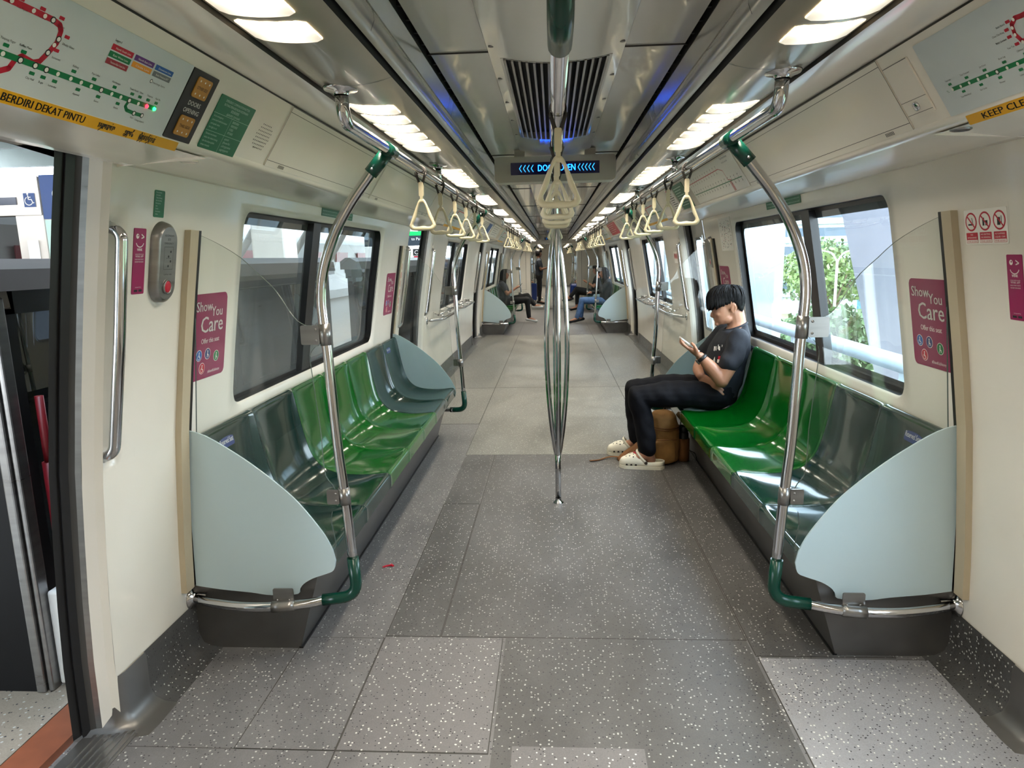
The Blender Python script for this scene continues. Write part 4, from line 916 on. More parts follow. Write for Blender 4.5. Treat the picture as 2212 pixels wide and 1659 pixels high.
for i in range(4):
    letter(mb, TXT[i], fr, W_ * .04, H_ * (.60 - .07 * i), .0075, h, 0, 'l'); letter(mb, TXT[4 + i], fr, W_ * .04, H_ * (.27 - .07 * i), .0075, h, 0, 'l')
    letter(mb, ('\u9047\u7d27\u6025\u4e8b\u6545', '\u8bf7\u6309\u4f4f\u6309\u94ae', '\u706f\u4eae\u540e', '\u5373\u53ef\u901a\u8bdd')[i], fr, W_ * .55, H_ * (.60 - .07 * i), .0075, h, 0, 'l'); letter(mb, ('\u0b85\u0bb5\u0b9a\u0bb0', '\u0ba8\u0bbf\u0bb2\u0bc8\u0baf\u0bbf\u0bb2\u0bcd', '\u0baa\u0bca\u0ba4\u0bcd\u0ba4\u0bbe\u0ba9\u0bc8', '\u0b85\u0bb4\u0bc1\u0ba4\u0bcd\u0ba4\u0bb5\u0bc1\u0bae\u0bcd')[i], fr, W_ * .55, H_ * (.27 - .07 * i), .0075, h, 0, 'l')
build('lettering', mb, 'noticew', t)
fr = cframe(-1, 2.03, 2.13, .9, .0015); mb = MB()
for i in range(9):
    for j in range(8):
        x, y = .012 + .0105 * i + (.005 if j % 2 else 0), .022 + .0105 * j
        if ((x - .055) / .05) ** 2 + ((y - .06) / .048) ** 2 < 1: mb.flat(circ(x, y, .0022, 6), fr, 0)
tag(build('speaker_grille', mb, 'dark', None, fr(.05, .05)), 'round cluster of small speaker holes right of the green emergency notice', 'speaker')
def hatch(s, y0, y1, label):
    t = thing('cove_panel', label, 'panel', cp(s, (y0 + y1) / 2, .5), 'cove access panels'); fr = cframe(s, y0, y1, 1.0, .0006); w_ = y1 - y0; h_ = CLEN; mb = MB()
    slab(mb, fr, w_, h_ - .001, .003, 0, .002); build('board', mb, 'upper', t); mb = MB(); e = .0034
    for a, b in (((0, h_ - .018), (w_, h_ - .018)), ((0, .020), (w_, .020)), ((.001, 0), (.001, h_)), ((w_ - .001, 0), (w_ - .001, h_)), ((0, h_ - .001), (w_, h_ - .001))): bar(mb, fr, a, b, .0016, e, 0)
    for x0 in (.10, w_ - .14):
        for k in range(7): mb.flat([(x0 + k * .007, .004), (x0 + .0035 + k * .007, .004), (x0 + .0035 + k * .007, .015), (x0 + k * .007, .015)], fr, e, 1)
    build('slots', mb, ['seam', 'ink'], t)
for s, sd, y0 in ((-1, 'open-door side', 2.18), (1, 'window-view side', 1.91)):
    hatch(s, y0, 3.40 if s < 0 else 3.37, 'blank cream cove panel above the nearest partition on the %s' % sd)
    if s < 0: hatch(s, 3.42, 4.9, 'second cream cove panel above the near bench on the open-door side'); hatch(s, 4.92, 5.7, 'short cream cove panel before the second doorway on the open-door side')
t, fr, W_, H_, th = cpanel('locker_door', 1, 1.785, 1.9, .15, .87, 'upper', 'small keyed locker door in the cove beside the window-side route map', 'locker', None, .004)
mb = MB(); fl = Frame(fr(.058, .028, th), fr.u, fr.v); mb.lathe([(.012, 0), (.012, .004), (.009, .005), (0, .005)], fl(0, 0), fr.n, 16); build('lock', mb, 'chrome', t)
mb = MB(); bar(mb, fr, (0, .046), (W_, .046), .0012, th + .0003, 0); bar(mb, fr, (0, .010), (W_, .010), .0012, th + .0003, 0); bar(mb, fr, (0, H_ - .001), (W_, H_ - .001), .0015, th + .0003, 0); build('seams', mb, 'seam', t)
# line-map poster and advertisements farther along
t, fr, W_, H_, th = cpanel('route_map', 1, 3.385, 4.50, .03, .96, 'white', 'white strip map in the cove above the seated young man', 'map'); h = th + .0004; mb = MB()
q = lambda y, tt: (4.50 - y, (.96 - tt) * CLEN)
pline(mb, fr, [q(*p) for p in [(4.48, .30), (3.72, .275), (3.66, .36), (3.66, .62), (3.60, .66)]], .004, h, 0); pline(mb, fr, [q(4.48, .66), q(3.42, .68)], .0045, h, 1)
for i in range(34):
    x, yy = q(4.46 - .031 * i, .662 + .0006 * i); bar(mb, fr, (x, yy - .012 if i % 2 else yy), (x, yy if i % 2 else yy + .012), .003, h, 2); bar(mb, fr, (x - .004, yy + (.017 if i % 2 == 0 else -.02)), (x + .008, yy + (.024 if i % 2 == 0 else -.013)), .004, h, 2)
for i in range(24):
    x, yy = q(4.46 - .031 * i, .300 - .001 * i); bar(mb, fr, (x, yy), (x, yy + (.011 if i % 2 else -.011)), .003, h, 0); bar(mb, fr, (x - .004, yy + (.016 if i % 2 else -.02)), (x + .006, yy + (.022 if i % 2 else -.014)), .0035, h, 2)
for i in range(9): x, yy = q(3.66 + .0, .70 + .03 * i); bar(mb, fr, (x + .01, yy), (x + .05, yy + .002), .0035, h, 0)
letter(mb, 'Train Service Routes', fr, *q(3.60, .10), .016, h, 2, 'l'); letter(mb, 'First Train  Last Train', fr, *q(3.60, .2), .012, h, 2, 'l'); build('route_lines', mb, ['red', 'grn', 'ink'], t)
def ad(s, y0, y1, mat, label, body, t0=.06, t1=.97):
    t, fr, W_, H_, th = cpanel('advert_panel', s, y0, y1, t0, t1, mat, label, 'advert'); mb = MB(); h = th + .0004
    for x0, yy0, x1, yy1, m in body: mb.flat([(x0 * W_, yy0 * H_), (x1 * W_, yy0 * H_), (x1 * W_, yy1 * H_), (x0 * W_, yy1 * H_)], fr, h, m)
    build('print', mb, ['ink', 'grn', 'red', 'noticew', 'yel', 'blu', 'gry', 'white'], t)
lines = lambda m, n, x0=.08, x1=.8: [(x0, .85 - .8 * i / n, x1 - .12 * (i % 3), .85 - .8 * i / n + .03, m) for i in range(n)]
ad(1, 4.66, 5.02, 'notice', 'green notice board in the window-side cove before the second doorway', lines(3, 8)); ad(1, 5.06, 5.30, 'white', 'white notice in the cove next to the green board', lines(0, 9) + [(.05, .88, .6, .97, 2)])
for s, sd in ((-1, 'open-door side'), (1, 'window-view side')):
    b = [(0.0, .0, 1, .1, 4)] + [(.08, .42, .92, .46, 1), (.3, .42, .33, .8, 2), (.3, .78, .7, .82, 2)] + lines(6, 6, .1, .5)
    ad(s, 5.82, 6.95, 'mapbg', 'pale route map over the second doorway, %s' % sd, b, .1, 1.15); ad(s, 11.48, 12.6, 'mapbg', 'pale route map over the third doorway, %s' % sd, b, .1, 1.15)
    ad(s, 7.1, 8.1, 'white' if s < 0 else 'gry', 'printed advert in the cove at the start of the standing bay, %s' % sd, lines(0, 7) + [(.55, .2, .95, .8, 3 if s < 0 else 0)])
    ad(s, 8.3, 9.5, 'white', 'printed white advert in the cove mid standing bay, %s' % sd, lines(6, 8) + [(.6, .1, .95, .9, 5 if s < 0 else 3)]); ad(s, 9.7, 10.9, 'white' if s < 0 else 'red', 'printed advert in the cove at the end of the standing bay, %s' % sd, lines(6 if s < 0 else 7, 5))
    ad(s, 13.2, 14.5, 'white', 'small distant advert above the far bench, %s' % sd, lines(2, 5))
# round lamps under the valance
for s, y, x, nm in ((-1, 1.938, 1.03, 'round black recess under the valance beside the emergency notice'), (1, 1.821, .985, 'round fitting under the valance below the window-side route map')):
    t = thing('valance_fitting', nm, 'fitting', (s * x, y, 1.737)); mb = MB(); mb.lathe([(.024, .0), (.024, -.004), (.02, -.006), (.019, -.001), (0, -.001)], (s * x, y, 1.738), n=20); build('ring', mb, 'upper' if s < 0 else 'steel', t)
    mb = MB(); mb.lathe([(.0185, -.0015), (0, -.0015)], (s * x, y, 1.738), n=20); build('opening', mb, 'dark' if s < 0 else 'steel', t)
# lit message signs
MT['led'] = P('blue_led_text', (40, 150, 255), .4, emit=(40, 150, 255), es=.8); MT['ledbg'] = P('dark_blue_display', (8, 10, 44), .15, emit=(6, 8, 60), es=.04); MT['signbox'] = P('warm_grey_sign_box', (196, 190, 180), .3, var=.03)
def led_sign(y, label, full=True):
    t = thing('message_sign', label, 'sign', (0, y, 1.94), 'message signs'); mb = MB()
    mb.prism(rrect(-.342, 1.872, .342, 2.012, .022, 4), lambda x, z, h: V((x, y + h, z)), 0, .13); build('housing', mb, 'signbox', t, bevel=.006)
    mb = MB(); mb.box((-.25, y - .003, 1.911), (.25, y + .004, 1.978)); build('display', mb, 'ledbg', t)
    fr = Frame(V((-.25, y - .0035, 1.911)), (1, 0, 0), (0, 0, 1)); mb = MB()
    if full: letter(mb, 'DOOR OPEN', fr, .26, .018, .05, .001, 0, 'c', wfit=.21, bold=.0006)
    for x0 in (((.05, .072, .094, .116), (.38, .4, .42, .44, .46)) if full else ((.06,), (.44,))):
        for x in x0:
            for a, b in (((x + .012, .053), (x, .034)), ((x, .034), (x + .012, .015))): bar(mb, fr, a, b, .0036, .001, 0)
    if not full: letter(mb, 'DOOR', fr, .25, .018, .045, .001, 0, 'c')
    build('lettering', mb, 'led', t)
    for x in (-.2, .2): mb = MB(); mb.box((x - .03, y + .03, 2.01), (x + .03, y + .1, 2.052)); build('bracket', mb, 'signbox', t)
led_sign(4.02, 'ceiling message sign with blue lit words door open'); led_sign(19.0, 'small distant blue message sign near the gangway', False)
# ------------------------------------------------------------------ stickers and devices on the walls
def wslab(name, s, y0, y1, z0, z1, mat, label, cat, grp=None, r=.004, th=.0016, off=.0004):
    fr = wframe(s, y0, y1, z0, z1, off); h_ = (fr.o - wp(s, y0 if s < 0 else y1, z1, off)).length; t = thing(name, label, cat, fr((y1 - y0) / 2, h_ / 2), grp); mb = MB(); slab(mb, fr, y1 - y0, h_, th, 0, r); build('board', mb, mat, t); return t, fr, y1 - y0, h_, th
def wink(s, y0, y1, z0, z1, label):
    t, fr, w_, h_, th = wslab('app_sticker', s, y0, y1, z0, z1, 'mag', label, 'sticker'); mb = MB(); h = th + .0004
    cx = w_ / 2; yy = h_ * .86; mb.flat(circ(cx - .013, yy + .004, .0075, 14), fr, h, 0); mb.flat(circ(cx - .011, yy + .006, .0028, 10), fr, h + .0003, 1)
    for a, b in (((cx + .006, yy + .010), (cx + .02, yy + .002)), ((cx + .006, yy - .002), (cx + .02, yy + .002))): bar(mb, fr, a, b, .0035, h, 0)
    pts = [(cx + .019 * math.cos(a), yy - .012 + .016 * math.sin(a)) for a in [PI * (1.08 + .84 * i / 10) for i in range(11)]]
    for i, (a, b) in enumerate(zip(pts, pts[1:])): bar(mb, fr, a, b, .0032, h, 0)
    letter(mb, 'WINK', fr, cx, h_ * .66, .011, h, 0, wfit=.026, bold=.0004)
    for i, (tx, wd) in enumerate((('SCAN WITH YOUR', .042), ('WINK APP', .04), ('EARN WINK POINTS', .043), ('REDEEM REWARDS', .042))): letter(mb, tx, fr, cx, h_ * (.60 - .038 * i), .005 if i != 1 else .0085, h, 0, wfit=wd)
    for k, x in enumerate((cx - .02, cx + .003)): mb.flat(rrect(x, h_ * .035, x + .017, h_ * .07, .001, 2), fr, h, 2)
    letter(mb, 'www.getwink.sg', fr, cx, h_ * .10, .004, h, 0, wfit=.03)
    build('print', mb, ['white', 'mag', 'ink'], t)
wink(-1, 1.975, 2.036, 1.368, 1.561, 'magenta winking-face sticker left of the steel emergency intercom'); wink(1, 1.972, 2.037, 1.246, 1.429, 'magenta winking-face sticker below the no smoking signs')
t, fr, w_, h_, th = wslab('help_sticker', -1, 2.068, 2.122, 1.597, 1.677, 'notice', 'small green sticker above the steel emergency intercom', 'sticker'); mb = MB()
for i in range(9): letter(mb, ('Press button', 'and speak', 'Tekan butang', 'dan bercakap', 'Emergency', 'only', 'Untuk', 'kecemasan', 'sahaja')[i], fr, .006, h_ * (.9 - .1 * i), .006, th + .0004, 0, 'l')
build('lettering', mb, 'noticew', t)
def intercom(s, y, label):
    t = thing('emergency_intercom', label, 'intercom', wp(s, y, 1.46), 'emergency intercoms'); fr = wframe(s, y - .06, y + .06, 1.335, 1.588, 0)
    H = .2555; pill = lambda g: [(p[0], p[1]) for p in rrect(g, g, .12 - g, H - g, .0595 - g, 10)]
    A, B, C = pill(0), pill(.004), pill(.014); n = len(A); mb = MB()
    vs = [fr(x, yy, 0) for x, yy in A] + [fr(x, yy, .018) for x, yy in B] + [fr(x, yy, .026) for x, yy in C]
    mb.add(vs, [(k * n + i, k * n + (i + 1) % n, (k + 1) * n + (i + 1) % n, (k + 1) * n + i) for k in range(2) for i in range(n)], 0, True); mb.add(vs[2 * n:], [tuple(range(n))]); build('housing', mb, 'steel', t)
    mb = MB(); letter(mb, 'KECEMASAN', fr, .06, .212, .008, .0264, 0, wfit=.05); letter(mb, '\u7d27\u6025', fr, .06, .2, .009, .0264, 0); letter(mb, 'EMERGENCY', fr, .06, .188, .008, .0264, 0, wfit=.05)
    for a, b in (((.035, .11), (.085, .11)), ((.035, .18), (.085, .18)), ((.035, .11), (.035, .18)), ((.085, .11), (.085, .18)), ((.045, .145), (.075, .145))): bar(mb, fr, a, b, .001, .0264, 0)
    for i in range(4): mb.flat(circ(.06 + .012 * (i % 2), .12 + .015 * i, .004, 8), fr, .0264, 0)
    letter(mb, 'Call for help', fr, .06, .092, .007, .0264, 0, wfit=.045); build('lettering', mb, 'ink', t)
    mb = MB(); mb.lathe([(.019, 0), (.019, .003), (.016, .004), (0, .004)], fr(.06, .055, .026), fr.n, 18); build('button', mb, 'red', t); mb = MB(); mb.lathe([(.023, 0), (.023, .005), (.0195, .005), (.0195, 0)], fr(.06, .055, .026), fr.n, 18); build('button_guard', mb, 'steel', t)
intercom(-1, 2.12, 'brushed steel emergency intercom with red button on the nearest pier'); intercom(1, 5.63, 'steel emergency intercom on the far pier behind the young man')
# priority-seat posters (cartoon figure left out)
def care(s, y0, y1, z0, z1, label, flip):
    fr = wframe(s, y0, y1, z0, z1, .0004); H = (fr.o - wp(s, y0 if s < 0 else y1, z1, .0004)).length; W_ = y1 - y0; t = thing('courtesy_poster', label, 'poster', fr(W_ / 2, H / 2), 'priority seat posters'); X = (lambda x: x) if not flip else (lambda x: W_ - x)
    ol = [(0, 0), (.72 * W_, 0), (.8 * W_, .03), (.82 * W_, .12), (.8 * W_, .45), (.74 * W_, .95 * H), (.7 * W_, H), (0, H)]
    ol = [(0, 0), (.74 * W_, 0), (.78 * W_, .02 * H), (.80 * W_, .06 * H), (.80 * W_, .94 * H), (.78 * W_, .98 * H), (.74 * W_, H), (0, H)]
    ol2 = [(X(a), b) for a, b in ol]; mb = MB(); mb.prism(ol2 if not flip else ol2[::-1], fr, 0, .0014); build('board', mb, 'magd', t); mb = MB(); h = .0019
    c = X(.40 * W_)
    letter(mb, 'Show', fr, c - .05, H * .80, .052, h, 1, bold=.0016); letter(mb, 'You', fr, c + .045, H * .73, .052, h, 1, bold=.0016); letter(mb, 'Care', fr, c + .012, H * .55, .085, h, 1, bold=.0022)
    letter(mb, 'Show', fr, c - .05, H * .80, .052, h + .0004, 0, bold=.0006); letter(mb, 'You', fr, c + .045, H * .73, .052, h + .0004, 0, bold=.0006); letter(mb, 'Care', fr, c + .012, H * .55, .085, h + .0004, 0, bold=.0010)
    letter(mb, 'Offer this seat', fr, c + .005, H * .42, .027, h, 0, wfit=.135, bold=.0005); letter(mb, '#StandUpStacey', fr, c + .04, H * .055, .015, h, 0, wfit=.09)
    for i, (dx, yy, m) in enumerate(((-.075, .29, 2), (-.012, .29, 3), (.055, .24, 4), (-.05, .13, 5))):
        mb.flat(circ(c + dx, H * yy, .0215, 18), fr, h, 0); mb.flat(circ(c + dx, H * yy, .0195, 18), fr, h + .0003, m)
        x, y = c + dx, H * yy; mb.flat(circ(x, y + .010, .0035, 8), fr, h + .0006, 0); bar(mb, fr, (x, y + .006), (x - .002, y - .004), .005, h + .0006, 0); bar(mb, fr, (x - .002, y - .004), (x + .006, y - .004), .0035, h + .0006, 0); bar(mb, fr, (x + .006, y - .004), (x + .007, y - .013), .0035, h + .0006, 0)
        if i in (0, 3): pts = [(x - .002 + .009 * math.cos(a), y - .006 + .009 * math.sin(a)) for a in [PI * (.75 + 1.1 * k / 8) for k in range(9)]]; [bar(mb, fr, p, q_, .002, h + .0006, 0) for p, q_ in zip(pts, pts[1:])]
        else: bar(mb, fr, (x - .002, y - .004), (x - .004, y - .014), .0035, h + .0006, 0)
    build('print', mb, ['white', 'ink', 'blu', 'navy', 'grn', 'red'], t)
care(-1, 2.345, 2.655, 1.033, 1.347, 'plum show-you-care poster behind the near screen, platform side', False); care(1, 2.345, 2.655, 1.035, 1.347, 'plum show-you-care poster behind the near screen, window side', True)
care(-1, 5.11, 5.46, 1.035, 1.355, 'plum show-you-care poster at the far end of the empty bench', True); care(1, 5.11, 5.46, 1.035, 1.355, 'plum show-you-care poster beyond the young man\'s head', False)
# prohibition sign
t, fr, w_, h_, th = wslab('prohibition_sign', 1, 2.021, 2.221, 1.459, 1.561, 'white', 'white panel with three red prohibition symbols on the nearest window-side pier', 'sign'); mb = MB(); h = th + .0004
for i, (a, b, c) in enumerate((('NO', 'SMOKING', 'FINE $1000'), ('NO EATING', 'OR DRINKING', 'FINE $500'), ('NO FLAMMABLE', 'LIQUID / GAS', 'FINE $5000'))):
    x = .034 + .066 * i; y = .068
    mb.flat(circ(x, y, .028, 28), fr, h, 0); mb.flat(circ(x, y, .0228, 28), fr, h + .0002, 1)
    if i == 0: bar(mb, fr, (x - .014, y - .008), (x + .012, y - .008), .005, h + .0004, 2); bar(mb, fr, (x + .009, y - .004), (x + .005, y + .012), .0028, h + .0004, 2)
    elif i == 1: bar(mb, fr, (x - .006, y - .013), (x - .006, y + .01), .009, h + .0004, 2); bar(mb, fr, (x + .008, y - .013), (x + .008, y + .002), .011, h + .0004, 2)
    else: bar(mb, fr, (x - .002, y - .014), (x - .002, y + .008), .014, h + .0004, 2); bar(mb, fr, (x + .01, y - .01), (x + .01, y + .012), .003, h + .0004, 2)
    bar(mb, fr, (x - .0185, y + .0185), (x + .0185, y - .0185), .0048, h + .0006, 0)
    mb.flat(rrect(x - .028, .005, x + .028, .036, .001, 1), fr, h, 0); mb.flat(rrect(x - .0265, .006, x + .0265, .0145, .001, 1), fr, h + .0002, 1)
    letter(mb, a, fr, x, .0275, .007, h + .0004, 1, wfit=.012 if i == 0 else .044); letter(mb, b, fr, x, .0185, .007, h + .0004, 1, wfit=.044); letter(mb, c, fr, x, .0075, .007, h + .0004, 0, wfit=.046)
build('print', mb, ['red', 'white', 'ink'], t)
# thin green window stickers and the leaflet map
for s, y0, lb in ((-1, 3.57, 'green strip sticker above the empty bench window'), (1, 3.56, 'green strip sticker above the window behind the young man')):
    t, fr, w_, h_, th = wslab('window_sticker', s, y0, y0 + .55, 1.688, 1.729, 'notice', lb, 'sticker'); mb = MB()
    for x0, n in ((.015, 2), (.29, 2)):
        for k in range(n): letter(mb, ('Keep windows closed in this air-conditioned train', 'In an emergency follow the instructions of staff')[k], fr, x0, h_ * (.62 - .42 * k), .009, th + .0004, 0, 'l', wfit=.24)
    build('lettering', mb, 'noticew', t)
t, fr, w_, h_, th = wslab('network_map', 1, 4.955, 5.30, 1.467, 1.70, 'white', 'white paper network map on the wall beyond the young man\'s window', 'map'); mb = MB()
for i in range(130): x, y = rnd.uniform(.03, w_ - .03), rnd.uniform(.02, h_ - .02); bar(mb, fr, (x, y), (x + rnd.uniform(.006, .02), y + rnd.uniform(-.006, .006)), .0035, th + .0004, rnd.choice((0, 0, 1, 2, 3)))
build('print', mb, ['ink', 'ink', 'red', 'gry'], t)
for s, y0, z0, lb in ((-1, 5.60, 1.0, 'thin red warning strip sticker by the second platform-side doorway'), (1, 7.2, 1.36, 'small red prohibition sign past the second window-side doorway')):
    t, fr, w_, h_, th = wslab('warning_sticker', s, y0, y0 + (.08 if s < 0 else .22), z0, z0 + (.45 if s < 0 else .12), 'white', lb, 'sticker'); mb = MB()
    for i in range(6 if s < 0 else 3): mb.flat([(w_ * .1, h_ * (.06 + i * .155)), (w_ * .9, h_ * (.06 + i * .155)), (w_ * .9, h_ * (.17 + i * .155)), (w_ * .1, h_ * (.17 + i * .155))] if s < 0 else circ(w_ * (.18 + .32 * i), h_ * .6, .03, 12), fr, th + .0004, 0)
    build('print', mb, 'red', t)
# litter and the wheel-chair notice far away
mb = MB()
for k in range(5):
    a = rnd.uniform(0, 6.3); x, y = -.823 + rnd.uniform(-.017, .02), 3.03 + rnd.uniform(-.012, .012); mb.box((x - .011, y - .003, .002), (x + .011, y + .003, .008), 0, MX.Rotation(a, 3, 'Z') @ MX.Rotation(rnd.uniform(-.4, .4), 3, 'X'))
tag(build('litter', mb, 'red', None, (-.823, 3.03, .001)), 'scrap of crumpled red wrapper on the floor beside the empty bench', 'litter')
# ------------------------------------------------------------------ the platform side
MT['granite'] = terrazzo('platform_granite', (158, 146, 130), white=.55, scale=60, rough=.5, scuff=.12)
MT['orange'] = P('weathered_orange_brown_paint', (142, 78, 48), .55, var=.18, vscale=9)
MT['roofgrey'] = P('grey_green_roof_sheet', (128, 138, 134), .5, var=.08, vscale=3)
MT['capgrey'] = P('pale_grey_gate_cap', (176, 172, 164), .35, var=.08)
MT['gateblack'] = P('black_gate_panel', (9, 9, 11), .4, spec=.25, var=.08)
MT['gateglass'] = glass('dark_gate_glass', (58, 64, 66), 1.6, .03)
fix_fresnel(MT['gateglass'])
MT['lift'] = P('brushed_lift_steel', (206, 196, 184), .3, metal=.35, var=.06, stretch=(1, 8, 1))
MT['signblue'] = P('blue_sign_board', (34, 66, 124), .4, var=.03)
MT['brownred'] = P('dark_red_bar', (118, 22, 30), .4, var=.06)
mb = MB(); mb.box((-9.0, -8, -.12), (-1.72, 45, -.04)); structure(build('floor_platform', mb, 'granite'))
mb = MB(); mb.box((-1.71, -8, -.10), (-1.585, 45, -.035)); structure(build('trim_6', mb, 'orange'))
mb = MB(); mb.box((-2.5, -8, -1.3), (2.6, 60, -1.2)); structure(build('ground_track', mb, 'roofgrey'))
mb = MB()
mb.box((-9.4, -8, 3.35), (-1.75, 45, 3.42))
for k in range(30): mb.box((-9.2, -6 + 1.7 * k, 3.08), (-1.8, -5.86 + 1.7 * k, 3.35))
for x in (-2.3, -3.4, -4.6, -6.2): mb.box((x, -8, 3.2), (x + .10, 45, 3.35))
mb.tube([(-2.9, -8, 2.98), (-2.9, 45, 2.98)], .05, 8); structure(build('ceiling_platform', mb, 'roofgrey'))
for i, y in enumerate((9.9, 19.5, 29.5)):
    mb = MB(); mb.box((-4.4, y, -.04), (-3.9, y + .5, 3.35)); structure(build('column_platform', mb, 'upper', bevel=.03))
def gate(y0, y1, label, endcap=True):
    t = thing('platform_gate', label, 'gate', (-1.85, (y0 + y1) / 2, -.04), 'half-height platform gates')
    mb = MB(); mb.box((-1.90, y0 + .06, 0.30), (-1.855, y1, 1.36)); build('glass_panel', mb, 'gateglass', t)
    mb = MB()
    for a in ((y0 + .05, y0 + .13), (y1 - .08, y1), ((y0 + y1) / 2 - .04, (y0 + y1) / 2 + .04)): mb.box((-1.905, a[0], -.04), (-1.85, a[1], 1.38))
    mb.box((-1.905, y0, 1.30), (-1.85, y1, 1.38)); build('frame', mb, 'black', t)
    mb = MB(); mb.box((-1.905, y0 + .05, -.04), (-1.85, y1, .30)); build('kick_panel', mb, 'capgrey', t)
    mb = MB(); pr = [(-1.95, 1.38), (-1.95, 1.45), (-1.90, 1.485), (-1.86, 1.485), (-1.80, 1.45), (-1.79, 1.38)]; mb.prism(pr, lambda x, z, h: V((x, h, z)), y0, y1); build('top_rail', mb, P('brown_grey_rail', (86, 80, 76), .3, var=.08) if 'rail' not in MT else MT['rail'], t)
    if endcap:
        mb = MB(); mb.box((-2.42, y0, -.04), (-1.872, y0 + .05, 1.38)); build('leaf_panel', mb, 'gateblack', t, label='black gate leaf')
        mb = MB(); mb.box((-1.872, y0 - .01, -.04), (-1.838, y0 + .04, 1.40)); mb.box((-1.835, y0, -.04), (-1.815, y0 + .05, 1.36)); build('edge_post', mb, 'steel', t, bevel=.006)
        mb = MB(); mb.prism([(-2.42, 1.38), (-2.42, 1.50), (-1.98, 1.50), (-1.88, 1.47), (-1.83, 1.40), (-1.82, 1.32), (-1.845, 1.32), (-1.86, 1.38)], lambda x, z, h: V((x, h, z)), y0 - .02, y0 + .08); build('cap', mb, 'capgrey', t, bevel=.015)
        mb = MB(); mb.box((-1.812, y0 + .03, -.03), (-1.735, y0 + .11, .33)); build('foot_cover', mb, 'white', t, bevel=.01, label='white foot cover')
        mb = MB(); mb.tube([(-1.80, y0 + .12, .3), (-1.80, y0 + .12, .78)], .022, 10); mb.tube([(-1.80, y0 + .12, .78), (-1.785, y0 + .10, .84), (-1.785, y0 + .10, 1.02)], .014, 8); build('release_bar', mb, 'brownred', t, label='dark red release bar')
MT['rail'] = P('brown_grey_rail', (86, 80, 76), .3, var=.08)
gate(2.10, 5.55, 'black glass platform gate outside the nearest open doorway'); gate(7.25, 11.2, 'black glass platform gate outside the standing bay', False); gate(12.9, 16.5, 'black glass platform gate outside the far bench', False); gate(18.1, 30, 'black glass platform gate farthest along the platform', False); gate(-6, .4, 'black glass platform gate behind the nearest doorway', False)
# closed sliding leaves farther along, seen through the second and third doorways
for y0, y1 in ((11.22, 12.88), (16.52, 18.08)): gate(y0, y1, 'closed sliding platform gate opposite the %s doorway' % ('third' if y0 < 13 else 'last'), False)
gate(6.2, 7.24, 'half-open sliding platform gate seen through the second doorway', False)
mb = MB(); mb.box((-9.4, -7.6, -.1), (-1.75, -7.5, 3.4)); structure(build('wall_daylight_stop', mb, 'roofgrey'))  # unseen end wall, added to cut daylight reaching the platform side
# lift
def wheelchair(mb, fr, x, y, r, h, m):
    mb.flat(circ(x - .12 * r, y + .92 * r, .16 * r, 12), fr, h, m); bar(mb, fr, (x - .1 * r, y + .7 * r), (x - .05 * r, y + .05 * r), .16 * r, h, m); bar(mb, fr, (x - .08 * r, y + .42 * r), (x + .35 * r, y + .42 * r), .12 * r, h, m)
    bar(mb, fr, (x - .05 * r, y + .08 * r), (x + .42 * r, y + .08 * r), .15 * r, h, m); bar(mb, fr, (x + .40 * r, y + .1 * r), (x + .62 * r, y - .5 * r), .15 * r, h, m); bar(mb, fr, (x + .58 * r, y - .48 * r), (x + .82 * r, y - .38 * r), .12 * r, h, m)
    pts = [(x - .05 * r + .62 * r * math.cos(a), y - .15 * r + .62 * r * math.sin(a)) for a in [math.radians(115 + 24 * k) for k in range(10)]]
    for a, b in zip(pts, pts[1:]): bar(mb, fr, a, b, .13 * r, h, m)
t = thing('platform_lift', 'brushed steel platform lift with blue wheelchair sign outside the nearest doorway', 'lift', (-5.6, 6.9, -.04)); fr = Frame((-6.6, 6.5, -.04), (1, 0, 0), (0, 0, 1))
mb = MB(); mb.box((-6.6, 6.5, 1.96), (-4.94, 8.2, 2.32)); mb.box((-6.6, 6.52, -.04), (-6.3, 8.2, 1.96)); mb.box((-5.22, 6.52, -.04), (-4.94, 8.2, 1.96)); build('surround', mb, 'lift', t)
mb = MB(); mb.box((-6.3, 6.58, -.04), (-5.22, 6.64, 1.96)); build('door', mb, 'gateglass', t)
mb = MB(); mb.box((-5.12, 6.495, .9), (-5.02, 6.515, 1.72)); build('call_panel', mb, 'white', t)
mb = MB(); mb.box((-5.75, 6.49, 2.06), (-5.17, 6.498, 2.13)); build('display', mb, 'ledbg', t)
mb = MB(); mb.flat([(1.505, 2.075), (1.62, 2.075), (1.62, 2.205), (1.505, 2.205)], fr, .006, 0); wheelchair(mb, fr, 1.56, 2.14, .062, .009, 1); build('wheelchair_sign', mb, ['signblue', 'white'], t)
t = thing('information_board', 'blue board with wheelchair symbol beside the platform lift', 'sign', (-4.6, 6.6, -.04)); mb = MB(); mb.box((-4.92, 6.5, 1.92), (-4.0, 6.56, 2.33)); build('board', mb, 'signblue', t); fr = Frame((-4.92, 6.5, 1.92), (1, 0, 0), (0, 0, 1))
mb = MB(); wheelchair(mb, fr, .17, .24, .075, .004, 0); letter(mb, 'Priority Queue', fr, .13, .08, .12, .004, 0, 'l'); build('lettering', mb, 'white', t)
mb = MB(); mb.box((-4.92, 6.51, .0), (-4.0, 6.55, 1.91)); build('lower_board', mb, 'noticew', t); mb = MB(); letter(mb, 'This lift', fr, .15, -.12, .12, .002, 0, 'l'); letter(mb, 'serves all levels', fr, .15, -.30, .1, .002, 0, 'l'); build('lower_lettering', mb, 'navy', t)
for x in (-4.9, -4.06): mb = MB(); mb.box((x, 6.52, -.04), (x + .04, 6.55, .05)); build('foot', mb, 'steel', t)
